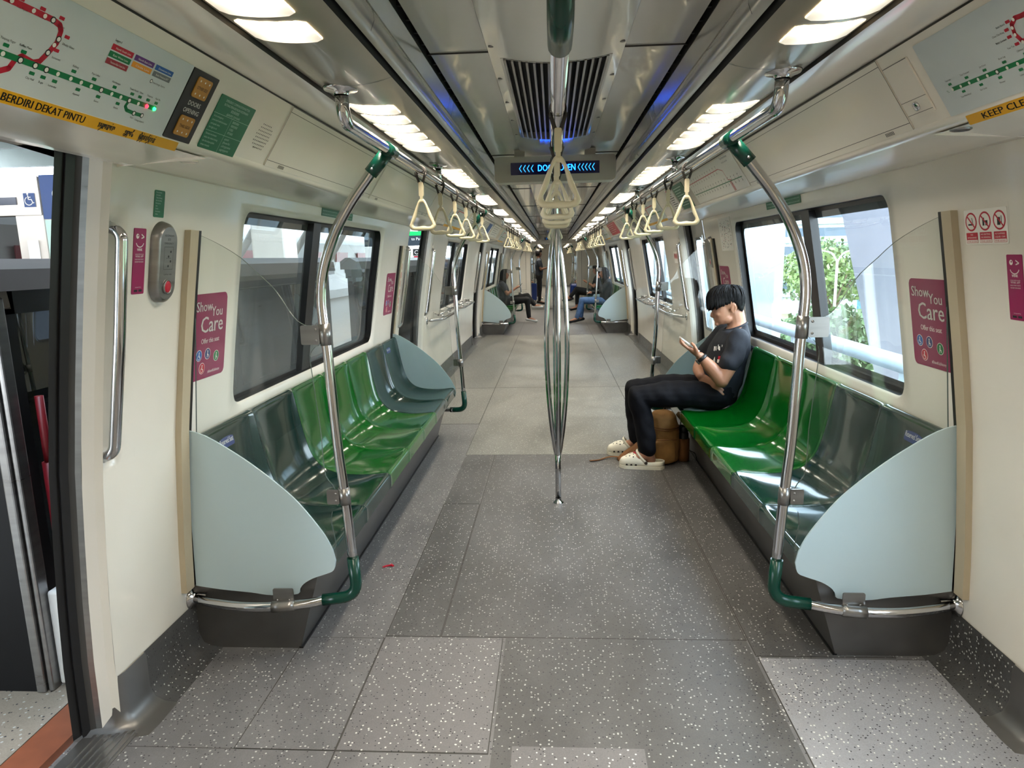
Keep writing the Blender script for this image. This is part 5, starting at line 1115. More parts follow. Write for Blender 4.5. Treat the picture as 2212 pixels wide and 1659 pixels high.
# barrier board
t = thing('barrier_board', 'yellow out-of-service board standing on the platform', 'sign', (-3.5, 4.85, -.04)); fr = Frame((-3.5, 4.28, .40), (0, 1, 0), (0, 0, 1))
mb = MB(); mb.box((-3.53, 4.28, .40), (-3.502, 5.42, .93)); build('board', mb, 'yel', t, label='yellow board')
mb = MB(); mb.flat(circ(.26, .43, .12, 24), fr, .002, 0); mb.flat([(.18, .40), (.34, .40), (.34, .46), (.18, .46)], fr, .003, 1)
for i, tx in enumerate(('THIS EQUIPMENT IS NOT', 'IN SERVICE. WE ARE', 'SORRY FOR THE', 'INCONVENIENCE')): letter(mb, tx, fr, .12, .235 - .066 * i, .05, .002, 2, 'l')
mb.flat([(.02, .03), (.13, .03), (.13, .30), (.02, .30)], fr, .003, 3); bar(mb, fr, (.04, .09), (.11, .10), .008, .004, 4); build('print', mb, ['magd', 'white', 'navy', 'gry', 'ink'], t)
for y in (4.35, 5.30):
    mb = MB(); mb.box((-3.54, y, -.04), (-3.51, y + .04, .42)); mb.box((-3.75, y, -.04), (-3.3, y + .04, -.015)); build('leg', mb, 'steel', t)
mb = MB()
for k in range(26):
    for j in range(3): mb.box((-2.85 - .12 * j, -1 + .3 * k, -.04), (-2.77 - .12 * j, -.76 + .3 * k, -.033))
o = build('tactile_strip', mb, 'white'); tag(o, 'white tactile paving strip on the platform floor', 'paving', None, 'structure')
# hanging direction sign seen through the second doorway
t = thing('platform_sign', 'hanging dark platform sign with green band seen through the second doorway', 'sign', (-2.75, 12, 3.35)); fr = Frame((-3.3, 12.0, 1.70), (1, 0, 0), (0, 0, 1))
mb = MB(); mb.box((-3.3, 12.0, 1.70), (-1.95, 12.08, 1.93)); build('board', mb, P('slate_board', (40, 52, 62), .4), t); mb = MB(); mb.box((-3.3, 11.995, 1.87), (-1.95, 11.998, 1.94)); build('green_band', mb, P('bright_green_band', (0, 150, 74), .4, emit=(0, 150, 74), es=.4), t)
mb = MB(); letter(mb, 'to Pasir Ris', fr, .83, .09, .07, .004, 0, 'l'); build('lettering', mb, 'white', t); mb = MB(); mb.box((-3.3, 12.0, 1.45), (-1.95, 12.04, 1.68)); build('lower_board', mb, 'white', t)
mb = MB(); mb.flat([(.98, -.20), (1.3, -.20), (1.3, -.03), (.98, -.03)], fr, .004, 0); mb.flat([(.85, -.17), (.96, -.17), (.96, -.06), (.85, -.06)], fr, .005, 1); letter(mb, 'C', fr, .905, -.15, .1, .006, 2); mb.flat([(.86, -.23), (.98, -.23), (.98, -.18), (.86, -.18)], fr, .004, 3); build('print', mb, ['yel', 'ink', 'white', 'red'], t)
for x in (-3.1, -2.2): mb = MB(); mb.cyl((x, 12.04, 1.93), (x, 12.04, 3.35), .012, 8); build('hanger', mb, 'steel', t)
# the train standing at the opposite platform edge
t = thing('opposite_train', 'white train with red stripe standing beyond the platform', 'train', (-10.6, 18, -1)); mb = MB()
pr = [(-9.35, -.9), (-9.2, .3), (-9.3, 2.2), (-9.7, 2.75), (-11.6, 2.75), (-12, 2.2), (-12.1, .3), (-11.9, -.9)]
mb.prism(pr, lambda x, z, h: V((x, h, z)), -4, 42); build('body', mb, 'white', t)
mb = MB()
for k in range(14): mb.prism([(-9.19, .55), (-9.16, .95), (-9.18, .95), (-9.21, .55)], lambda x, z, h: V((x - .01, h, z + .9)), -3 + 3.2 * k, -1.4 + 3.2 * k)
build('stripe', mb, 'red', t)
for k in range(12): mb = MB(); mb.box((-9.30, -2.2 + 3.6 * k, .95), (-9.20, -.2 + 3.6 * k, 1.35)); build('window', mb, 'gateblack', t)
mb = MB(); mb.box((-9.45, -8, -1.2), (-9.0, 45, -.05)); structure(build('trim_7', mb, 'granite'))
# slanted steel struts of the station side
for k in range(7): mb = MB(); y = 1.5 + 3.4 * k; mb.tube([(-8.2, y, -.04), (-6.4, y + 1.4, 3.4)], .09, 10); tag(build('roof_strut', mb, 'capgrey', None, (-8.2, y, -.04)), 'slanted grey roof strut seen through the platform-side windows', 'strut', 'slanted roof struts')
# ------------------------------------------------------------------ the open side
MT['lawn'] = P('bright_lawn', (98, 116, 68), .9, var=.25, vscale=.3); MT['leaf1'] = P('mid_green_leaves', (66, 88, 46), .6, var=.3, vscale=1.5); MT['leaf2'] = P('yellow_green_leaves', (96, 114, 58), .6, var=.3, vscale=1.5)
MT['bark'] = P('brown_bark', (92, 74, 56), .9, var=.2); MT['conc'] = P('pale_violet_grey_concrete', (104, 102, 108), .8, var=.08, vscale=1.2); MT['bluewall'] = P('sky_blue_render', (78, 128, 166), .7, var=.05, vscale=.1); MT['whitewall'] = P('white_render', (160, 166, 170), .7, var=.04, vscale=.1)
MT['wnd'] = P('grey_blue_windows', (60, 76, 90), .3, var=.2, vscale=.3); MT['road'] = P('pale_asphalt', (120, 122, 124), .9, var=.06, vscale=.5); MT['barrier'] = P('milky_white_panel', (172, 184, 190), .35, var=.06, vscale=.8)
mb = MB(); mb.box((2.6, -60, -9.2), (300, 320, -9)); structure(build('ground_lawn', mb, 'lawn'))
mb = MB(); mb.box((8, -60, -9), (17, 320, -8.97)); mb.box((40, -60, -9), (46, 320, -8.97)); structure(build('road', mb, 'road'))
mb = MB(); mb.box((1.8, -10, -1.25), (3.5, 60, -.75)); mb.box((3.3, -10, -.75), (3.5, 60, -.35)); structure(build('ground_parapet', mb, 'conc'))
t = thing('parapet_railing', 'thick white pipe railing outside the window behind the young man', 'railing', (3.3, 20, -.35)); mb = MB(); mb.tube([(3.3, -5, .37), (3.3, 60, .37)], .085, 14); build('pipe', mb, 'barrier', t)
for k in range(20): mb = MB(); mb.box((3.25, .5 + 3 * k, -.36), (3.35, .6 + 3 * k, .36)); build('post', mb, 'barrier', t)
mb = MB(); mb.prism([(13.7, 3.9), (9.5, -2.6), (7.4, -2.6), (10.2, 3.9)], lambda y, z, h: V((5 + h, y, z)), 0, 1.1); mb.box((5, 7.0, -9), (6.1, 9.7, -2.6)); tag(build('station_pier', mb, 'conc', None, (5.5, 8.5, -9)), 'leaning grey concrete pier outside the near window', 'pier')
t = thing('noise_barrier', 'milky white barrier panels along the viaduct outside the far windows', 'barrier', (4.2, 25, -.75))
for k in range(9):
    mb = MB(); y = 13.2 + 2.6 * k; mb.box((4.15, y, -1.2), (4.2, y + 2.54, 4.6)); build('panel', mb, 'barrier', t)
    mb = MB(); mb.box((4.1, y - .05, -1.2), (4.26, y + .01, 4.6)); build('post', mb, 'capgrey', t)
# housing blocks
def block(x0, x1, y, z1, m1, m2, label, fl=3.0):
    t = thing('apartment_block', label, 'building', ((x0 + x1) / 2, y, -9)); mb = MB(); mb.box((x0, y, -9), (x1, y + 14, z1)); build('body', mb, m1, t); z = -6.0; i = 0
    mb = MB(); mb2 = MB()
    while z < z1 - 2:
        mb.box((x0 + 1, y - .05, z + .9), (x1 - 1, y + .02, z + 2.3)); mb2.box((x0, y - .5, z - .1), (x1, y, z + .8)); z += fl
    build('window_bands', mb, 'wnd', t); build('balconies', mb2, m2, t)
block(52, 66, 128, 40, 'bluewall', 'bluewall', 'sky-blue apartment tower beyond the trees'); block(38, 51.5, 120, 36, 'whitewall', 'whitewall', 'white apartment block beside the sky-blue tower'); block(66.5, 110, 140, 30, 'whitewall', 'bluewall', 'distant white and blue apartment block behind the tower'); block(20, 36, 190, 26, 'whitewall', 'whitewall', 'far white apartment block')
def tree(x, y, h, r, m, label):
    t = thing('tree', label, 'tree', (x, y, -9), 'trees beyond the railing'); mb = MB(); zc = -9 + h - r * .72
    mb.tube([(x, y, -9), (x + .2, y, -9 + h * .3), (x - .1, y + .2, zc)], [.35, .25, .15], 8)
    for k in range(5): a = k * 1.26; mb.tube([(x, y, -9 + h * .35), (x + r * .5 * math.cos(a), y + r * .5 * math.sin(a), zc)], [.15, .05], 6)
    build('trunk', mb, 'bark', t); mb = MB(); vs, fs = [], []
    blobs = [(x + r * .62 * rnd.uniform(-1, 1), y + r * .62 * rnd.uniform(-1, 1), zc + r * .26 * rnd.uniform(-1, 1), r * rnd.uniform(.35, .55)) for _ in range(12)]
    for k in range(2600):
        bx, by, bz, br = blobs[k % 12]; d = V((rnd.gauss(0, 1), rnd.gauss(0, 1), rnd.gauss(0, 1))).normalized() * br * rnd.uniform(.75, 1.05); c = V((bx, by, bz)) + d
        u = V((rnd.gauss(0, 1), rnd.gauss(0, 1), rnd.gauss(0, 1))).normalized(); v = u.cross(V((rnd.gauss(0, 1), rnd.gauss(0, 1), rnd.gauss(0, 1)))).normalized(); s_ = rnd.uniform(.16, .34); b = len(vs)
        vs += [c + u * s_, c + v * s_ * .6, c - u * s_, c - v * s_ * .6]; fs.append((b, b + 1, b + 2, b + 3))
    mb.add(vs, fs); build('foliage', mb, m, t)
for i, a in enumerate(((24, 62, 11.6, 4.4, 'leaf2', 'tall yellow-green tree right behind the lamp post'), (30.5, 78, 12.0, 4.8, 'leaf1', 'broad mid-green tree left of the lamp post'), (40, 74, 11.0, 4.4, 'leaf2', 'yellow-green tree farther right of the lamp post'), (15, 40, 7.5, 3.0, 'leaf1', 'small dark-green tree low below the railing'), (20, 47, 6.5, 2.8, 'leaf1', 'low bushy tree beyond the railing'), (27, 92, 11.5, 4.6, 'leaf1', 'tree in front of the white apartment block'), (46, 92, 10.5, 4.5, 'leaf2', 'tree in front of the sky-blue tower'))): tree(*a)
t = thing('street_lamp', 'tall pale street lamp in front of the trees', 'street lamp', (21.5, 54, -9)); mb = MB(); mb.tube([(21.5, 54, -9), (21.5, 54, .4), (21.5, 54, .8)], [.14, .09, .08], 10); build('pole', mb, 'capgrey', t)
for sg in (-1, 1): mb = MB(); mb.tube(spline([(21.5, 54, .6), (21.5 + sg * .5, 54, 1.3), (21.5 + sg * 1.5, 54, 1.5)], 5), .06, 8); mb.box((21.5 + sg * 1.6 - .35, 53.85, 1.42), (21.5 + sg * 1.6 + .35, 54.15, 1.55)); build('arm', mb, 'capgrey', t)
t = thing('parked_car', 'small red car far below beyond the railing', 'car', (13, 30, -9)); mb = MB(); mb.prism([(0, .25), (4.1, .25), (4.1, .8), (3.3, .9), (2.8, 1.4), (1.2, 1.4), (.6, .9), (0, .75)], lambda y, z, h: V((12.2 + h, 28 + y, -8.97 + z)), 0, 1.7); build('body', mb, 'red', t, bevel=.08)
for y in (28.8, 31.2):
    for x in (12.2, 13.75): mb = MB(); mb.cyl((x, y, -8.67), (x + .2, y, -8.67), .3, 14); build('wheel', mb, 'black', t)
mb = MB(); mb.prism([(1.25, .92), (2.8, .92), (2.65, 1.34), (1.3, 1.34)], lambda y, z, h: V((12.15 + h, 28 + y, -8.97 + z)), 0, 1.8); build('windows', mb, 'gateblack', t)
# ------------------------------------------------------------------ people: overlapping tapered forms fused into one surface
def limb(mb, pts, rad, n=14, k=4):
    """tapered limb along points with rounded ends"""
    q = spline([V(p) for p in pts], k); m = len(pts) - 1; rr = []
    for i in range(len(q)):
        t = i / (len(q) - 1) * m; j = min(int(t), m - 1); f = t - j; f = f * f * (3 - 2 * f); rr.append(rad[j] * (1 - f) + rad[j + 1] * f)
    mb.tube(q, rr, n)
    mb.ell(q[0], (rr[0],) * 3, n, 8); mb.ell(q[-1], (rr[-1],) * 3, n, 8)
def loft(mb, secs, n=24):
    """closed body from (centre, half-axis u, half-axis v) sections"""
    vs = []
    for c, u, v in secs:
        c, u, v = V(c), V(u), V(v)
        for i in range(n):
            t = 2 * PI * i / n; ct, st = math.cos(t), math.sin(t); vs.append(c + u * (abs(ct) ** .85 * (1 if ct > 0 else -1)) + v * (abs(st) ** .85 * (1 if st > 0 else -1)))
    N = len(secs); fs = [(i * n + k, i * n + (k + 1) % n, (i + 1) * n + (k + 1) % n, (i + 1) * n + k) for i in range(N - 1) for k in range(n)]
    fs += [tuple(range(n))[::-1], tuple(range((N - 1) * n, N * n))]; mb.add(vs, fs, 0, True)
def fuse(name, mb, mat, parent, voxel=.008, smooth=4, folds=0.0, fscale=18.0):
    me = bpy.data.meshes.new(name); me.from_pydata([tuple(p) for p in mb.v], [], mb.f); me.update()
    o = bpy.data.objects.new(name, me); TMP.collection.objects.link(o)
    r = o.modifiers.new('r', 'REMESH'); r.mode = 'VOXEL'; r.voxel_size = voxel; r.use_smooth_shade = True
    s_ = o.modifiers.new('s', 'SMOOTH'); s_.iterations = smooth; s_.factor = .5
    dg = tmp_graph(); nm = bpy.data.meshes.new_from_object(o.evaluated_get(dg)); bpy.data.objects.remove(o); bpy.data.meshes.remove(me)
    if folds:
        from mathutils import noise
        base = [(v.co.copy(), v.normal.copy()) for v in nm.vertices]
        for v, (p, nr) in zip(nm.vertices, base):
            k = noise.noise(V((p.x * fscale + p.z * 9, p.y * fscale * .6, p.z * fscale * .7 - p.x * 6))); v.co = p + nr * (k * folds)
    org = wloc(parent)
    for v in nm.vertices: v.co = v.co - org
    nm.name = name; nm.materials.clear(); nm.materials.append(MT[mat] if isinstance(mat, str) else mat)
    nm.polygons.foreach_set('use_smooth', [True] * len(nm.polygons)); nm.update()
    c = bpy.data.objects.new(name, nm); COL.objects.link(c); c.parent = parent; return c
def skinmat(name, c):
    m = P(name, c, .45, var=.05, vscale=14, spec=.4); b = m.node_tree.nodes['Principled BSDF']; b.inputs['Subsurface Weight'].default_value = .08; b.inputs['Subsurface Radius'].default_value = (.01, .004, .002); return m
MT['skin'] = skinmat('light_tan_skin', (166, 118, 92)); MT['skin2'] = skinmat('tan_skin', (160, 112, 88)); MT['skin3'] = skinmat('brown_skin', (116, 80, 60))
MT['hair'] = P('black_hair', (14, 12, 14), .5, spec=.25, var=.3, vscale=60, stretch=(1, 1, .2)); MT['hairb'] = P('dark_brown_hair', (26, 20, 18), .6, spec=.15, var=.3, vscale=60)
MT['tee'] = P('dark_navy_cotton', (17, 20, 29), .85, var=.12, vscale=30, bump=.15, bscale=220); MT['trs'] = P('black_navy_cloth', (9, 10, 17), .8, spec=.2, var=.15, vscale=20, bump=.1, bscale=160)
MT['clogm'] = P('off_white_foam', (228, 224, 208), .45, var=.03); MT['tan'] = P('tan_canvas', (148, 108, 58), .8, var=.18, vscale=14, bump=.2, bscale=180); MT['tand'] = P('brown_canvas_strap', (118, 76, 38), .8, var=.15, vscale=14)
MT['flask'] = P('matt_black_flask', (16, 17, 18), .4, var=.1); MT['denim'] = P('blue_denim', (74, 100, 138), .85, var=.2, vscale=20); MT['blk'] = P('black_cloth', (16, 16, 18), .85, var=.15, vscale=20)
MT['slate'] = P('dark_slate_cloth', (34, 40, 50), .85, var=.15, vscale=20); MT['offw'] = P('off_white_cloth', (214, 212, 208), .8, var=.08); MT['sole'] = P('grey_shoe_sole', (96, 90, 84), .6, var=.1)
def hair_cap(parent, C, crown, ends, mat, seed=3, nphi=96, nt=9, jag=.012, puff=.006, name='hair', strands=0):
    """combed shell from the crown out to an uneven hairline; ends(phi) -> point, mid bulge along the skull"""
    r_ = random.Random(seed); mb = MB(); vs = []; nz = [r_.uniform(-1, 1) for _ in range(nphi)]; jz = [r_.uniform(-1, 1) for _ in range(nphi)]
    for i in range(nphi):
        ph = 2 * PI * i / nphi; e, mid = ends(ph); e = V(e) + V((0, 0, jz[i] * jag))
        for j in range(nt):
            t = j / (nt - 1); p = V(crown) * (1 - t) ** 2 + V(mid) * (2 * t * (1 - t)) + e * t * t
            out = (p - V(C)).normalized(); vs.append(p + out * (puff * nz[i] * math.sin(PI * min(1, t * 1.1)) if j else 0))
        e2 = V(e) * .82 + V(C) * .18; vs.append(e2)
    q = nt + 1; mb.add(vs, [(i * q + j, ((i + 1) % nphi) * q + j, ((i + 1) % nphi) * q + j + 1, i * q + j + 1) for i in range(nphi) for j in range(q - 1)], 0, True)
    for k in range(strands):                                    # loose locks over the cap
        ph = r_.uniform(0, 2 * PI); e, mid = ends(ph); e = V(e); mid = V(mid); c0 = V(crown) + V((r_.uniform(-.03, .02), r_.uniform(-.03, .03), 0)); t0, t1 = r_.uniform(.1, .45), r_.uniform(.9, 1.05); pts, rs = [], []; lift = r_.uniform(-.001, .006); w0 = r_.uniform(.0016, .0032)
        for j in range(7):
            t = t0 + (t1 - t0) * j / 6; p = c0 * (1 - t) ** 2 + mid * (2 * t * (1 - t)) + e * t * t; pts.append(p + (p - V(C)).normalized() * lift * math.sin(PI * min(1, j / 5))); rs.append(w0 * (1 - (j / 6) ** 2 * .9))
        mb.tube(pts, rs, 5, cap=False)
    return build(name, mb, mat, parent)

# ---- the young man on the bench (faces the aisle, -x)
t = thing('person', 'seated young man in dark T-shirt and trousers looking down at a phone', 'person', (1.1, 4.76, .40)); MAN = t
Yc = 4.75; body = MB()
# head: skull, face planes, jaw, nose, lips, ears
hx, hz = 1.165, 1.125
rt = MX.Rotation(math.radians(-14), 3, 'Y')
body.ell((hx + .012, Yc, hz + .012), (.104, .083, .104), 24, 16, rot=rt)
loft(body, [((1.142, Yc, 1.155), (.058, 0, .02), (0, .066, 0)), ((1.132, Yc, 1.11), (.062, 0, .015), (0, .070, 0)), ((1.128, Yc, 1.07), (.060, 0, .012), (0, .068, 0)), ((1.132, Yc, 1.035), (.057, 0, .01), (0, .062, 0)), ((1.135, Yc, 1.005), (.050, 0, .005), (0, .052, 0)), ((1.133, Yc, .982), (.036, 0, 0), (0, .036, 0)), ((1.128, Yc, .972), (.02, 0, 0), (0, .022, 0))])
body.ell((1.165, Yc, 1.012), (.055, .060, .035), 16, 10, rot=MX.Rotation(math.radians(-25), 3, 'Y'))
limb(body, [(1.082, Yc, 1.085), (1.070, Yc, 1.060), (1.0605, Yc, 1.035), (1.068, Yc, 1.024)], [.0085, .0092, .0102, .0085], 10)
for sg in (-1, 1):
    body.ell((1.074, Yc + sg * .010, 1.028), (.009, .0075, .007), 8, 6); body.ell((1.088, Yc + sg * .033, 1.093), (.013, .024, .007), 10, 6, rot=MX.Rotation(math.radians(-12), 3, 'Y'))
    body.ell((1.098, Yc + sg * .040, 1.045), (.022, .022, .020), 10, 8)
    body.ell((1.090, Yc + sg * .031, 1.070), (.010, .016, .008), 10, 6)
    ec = V((1.188, Yc + sg * .083, 1.083)); pts = [ec + V((.014 * math.cos(a) + .004 * math.sin(a), sg * .004 * math.cos(a), .026 * math.sin(a))) for a in [2 * PI * k / 12 for k in range(13)]]
    body.tube(pts, .0052, 8); body.ell(ec + V((0, -sg * .004, 0)), (.012, .006, .021), 10, 8); body.ell(ec + V((-.006, 0, -.025)), (.008, .006, .009), 8, 6)
body.ell((1.0865, Yc, 1.004), (.0085, .020, .0052), 10, 6); body.ell((1.0905, Yc, .993), (.0085, .018, .0056), 10, 6); body.ell((1.100, Yc, .974), (.018, .022, .013), 12, 8)
# neck, trunk
limb(body, [(1.215, Yc, 1.05), (1.232, Yc, .99), (1.235, Yc, .92)], [.064, .061, .075])
TR = [((1.10, Yc, .445), .115, .170), ((1.135, Yc, .55), .132, .172), ((1.155, Yc, .68), .135, .168), ((1.185, Yc, .80), .130, .182), ((1.20, Yc, .88), .112, .185), ((1.212, Yc, .932), .082, .150), ((1.22, Yc, .965), .055, .075)]
loft(body, [(c, (a * .84, 0, .02), (0, b * .88, 0)) for c, a, b in TR])
# left arm with phone (camera side), right arm folded across the stomach
LS, LE, LW = V((1.20, 4.575, .895)), V((1.085, 4.505, .622)), V((.950, 4.548, .782))
limb(body, [LS, (1.155, 4.535, .76), LE], [.050, .055, .045]); limb(body, [LE, (1.03, 4.522, .695), LW], [.046, .046, .029])
RS, RE, RW = V((1.19, 4.93, .895)), V((1.035, 4.935, .672)), V((.985, 4.665, .625))
limb(body, [RS, (1.11, 4.955, .78), RE], [.050, .054, .044]); limb(body, [RE, (.995, 4.81, .650), RW], [.043, .040, .029])
# left hand: palm under the phone, four unequal fingers round the far edge, thumb on the near edge
d = V((-.80, .02, .60)).normalized(); nn = V((.60, 0, .80)).normalized(); yy = V((0, 1, 0)); Pm = LW + d * .062
loft(body, [(LW - d * .005, yy * .026, nn * .020), (LW + d * .03, yy * .036, nn * .019), (LW + d * .065, yy * .043, nn * .018), (LW + d * .096, yy * .042, nn * .014), (LW + d * .104, yy * .036, nn * .010)], 16)
K = LW + d * .098
for off, ln, pts in ((-.031, 1, [(.0, 0, 0), (.040, .0, .002), (.068, .006, .010), (.082, .012, .022)]), (-.010, 1, [(0, 0, 0), (.044, .012, -.001), (.062, .034, .006), (.058, .052, .020)]), (.012, 1, [(0, 0, 0), (.038, .014, -.001), (.052, .034, .006), (.048, .046, .022)]), (.032, 1, [(-.004, 0, 0), (.026, .012, 0), (.034, .026, .008), (.030, .034, .022)])):
    limb(body, [K + yy * (off + b) + d * a - nn * .004 + nn * c for a, b, c in pts], [.0105, .0100, .0092, .0078], 10)
TB = LW + d * .035 - yy * .030
limb(body, [TB, TB + d * .022 - yy * .018 + nn * .016, TB + d * .048 - yy * .020 + nn * .030, TB + d * .072 - yy * .004 + nn * .036], [.0155, .0125, .0110, .0085], 10)
# right hand resting on the near flank under the left elbow
d2 = V((.50, -.66, -.56)).normalized(); n2 = V((-.50, -.72, .45)); n2 = (n2 - d2 * n2.dot(d2)).normalized(); s2 = d2.cross(n2)
loft(body, [(RW - d2 * .005, s2 * .026, n2 * .020), (RW + d2 * .03, s2 * .036, n2 * .018), (RW + d2 * .066, s2 * .042, n2 * .016), (RW + d2 * .098, s2 * .041, n2 * .012)], 16)
K2 = RW + d2 * .094; dn = V((.80, -.22, -.56)).normalized()
for off, ln in ((-.032, .060), (-.011, .076), (.011, .080), (.032, .070)):
    a = K2 + s2 * off; limb(body, [a, a + d2 * ln * .4 + n2 * .002, a + d2 * ln * .5 + dn * ln * .4, a + d2 * ln * .55 + dn * ln * .85], [.0120, .0115, .0105, .0088], 10)
a = RW + d2 * .03 + s2 * .03; limb(body, [a, a + s2 * .020 + d2 * .022, a + s2 * .026 + d2 * .048], [.014, .0115, .009], 10)
# legs and feet
for (hp, kn, an) in (((1.08, 4.645, .50), (.545, 4.60, .512), (.622, 4.585, .10)), ((1.08, 4.87, .50), (.562, 4.93, .495), (.592, 4.925, .10))):
    limb(body, [hp, ((hp[0] + kn[0]) / 2, (hp[1] + kn[1]) / 2, .51), kn], [.075, .068, .052]); limb(body, [kn, ((kn[0] + an[0]) / 2 + .01, kn[1], .32), an], [.052, .050, .034])
    limb(body, [(an[0] + .02, an[1], .062), an, (an[0] - .06, an[1] + .006, .075), (an[0] - .13, an[1] + .016, .05)], [.034, .036, .034, .028])
fuse('body', body, 'skin', t, .0052, 5)
# face details, brows, closed-down eyes, lips
mb = MB()
for sg in (-1, 1):
    mb.tube(spline([(1.0795, Yc + sg * .018, 1.0985), (1.081, Yc + sg * .034, 1.1025), (1.092, Yc + sg * .051, 1.0965)], 4), [.0026] * 4 + [.0030] * 4 + [.0014], 6, sq=(1, 1))
build('eyebrows', mb, 'hair', t)
for sg in (-1, 1):
    mb = MB(); mb.tube(spline([(1.0785, Yc + sg * .019, 1.0635), (1.0790, Yc + sg * .032, 1.0600), (1.0885, Yc + sg * .0465, 1.0640)], 4), .0016, 6); build('eyelashes', mb, 'hair', t)
mb = MB(); mb.ell((1.0805, Yc, .9985), (.003, .0165, .0016), 8, 5); build('mouth', mb, P('muted_rose_lips', (150, 88, 80), .5), t)
HL = [(0, 1.030, .0, 1.086), (.28, 1.036, .040, 1.084), (.52, 1.054, .066, 1.084), (.75, 1.084, .077, 1.092), (1.0, 1.118, .0785, 1.104), (1.25, 1.150, .0795, 1.113), (1.5, 1.188, .081, 1.1245), (1.8, 1.215, .079, 1.102), (2.05, 1.230, .073, 1.076), (2.4, 1.252, .056, 1.062), (2.8, 1.264, .028, 1.056), (PI, 1.266, 0, 1.054)]
def ends(ph):                                                    # hairline: long fringe, clear of the ear, short nape
    p = ph if ph <= PI else 2 * PI - ph; sg = 1 if ph <= PI else -1
    for a, b in zip(HL, HL[1:]):
        if p <= b[0] + 1e-6: f = (p - a[0]) / (b[0] - a[0]); e = [a[i] + (b[i] - a[i]) * f for i in (1, 2, 3)]; break
    k = max(0, math.cos(p)); jag = .016 * k * math.sin(ph * 41 + 3 * math.sin(ph * 17)) + .004 * math.sin(ph * 57)
    e = V((e[0] + .006 * k * math.sin(ph * 29), Yc + sg * e[1], e[2] + jag))
    m_ = V((1.185 - math.cos(p) * (.185 if p < PI / 2 else .125), Yc + sg * math.sin(p) * .114, 1.244 - .014 * (1 - k))); return e, m_
hair_cap(t, (1.175, Yc, 1.12), (1.185, Yc, 1.243), ends, 'hair', 5, 144, 12, .002, .003, strands=420)
# shirt
top = MB(); loft(top, [((1.11, Yc, .47), (.135, 0, .02), (0, .188, 0))] + [(c, (a * 1.04, 0, .02), (0, b * 1.04 + .006, 0)) for c, a, b in TR[1:5]] + [((1.212, Yc, .938), (.086, 0, .015), (0, .158, 0)), ((1.222, Yc, .955), (.076, 0, .026), (0, .096, 0))])
limb(top, [(1.205, 4.580, .892), (1.172, 4.545, .80), (1.135, 4.528, .738)], [.070, .068, .069]); limb(top, [(1.195, 4.92, .892), (1.125, 4.952, .80), (1.085, 4.955, .742)], [.074, .074, .072])
fuse('shirt', top, 'tee', t, .008, 4, .008, 15)
mb = MB(); tp = spline([(1.222 + .072 * math.cos(a), Yc + .080 * math.sin(a), .956 + .026 * math.cos(a)) for a in [2 * PI * k / 12 for k in range(12)]], 3, True); mb.tube(tp + [tp[0]], .009, 8, cap=False, sq=(.8, 1.4)); build('collar', mb, 'tee', t)
fr = Frame((1.058, 4.655, .70), V((-.42, .90, 0)) * -1, (.03, 0, 1)); fr.n = V((-.88, -.46, .1)).normalized(); mb = MB()
def tp_(x, y):                                                   # drape the print on the curved chest
    z = .70 + y; a = 1.155 + (z - .68) * .25; k = min(.95, max(-.95, x)); ang = math.radians(225) - x * 4.4; return V((a + .152 * math.cos(ang), Yc + .190 * math.sin(ang), z))
def pq(poly, m): mb.add([tp_(x, y) for x, y in poly], [tuple(range(len(poly)))], m)
for x0, y0, w_, h_, m, sk in ((-.06, .115, .012, .03, 0, .01), (-.04, .120, .006, .03, 0, .01), (-.022, .112, .014, .026, 0, .012), (-.002, .118, .007, .03, 0, .01), (.016, .108, .010, .028, 0, .012), (.034, .104, .012, .03, 0, .01), (-.056, .052, .03, .022, 1, .005), (-.056, .030, .03, .022, 0, .005), (-.05, -.03, .05, .022, 1, .012), (-.035, -.062, .05, .02, 1, .014), (.01, -.05, .02, .014, 1, .01)):
    pq([(x0, y0), (x0 + w_, y0), (x0 + w_ + sk, y0 + h_), (x0 + sk, y0 + h_)], m)
pq([(-.012, .02), (.03, .012), (.014, .068)], 0); pq([(.002, .028), (.016, .026), (.011, .044)], 2)
build('shirt_print', mb, ['white', 'red', 'blk'], t)
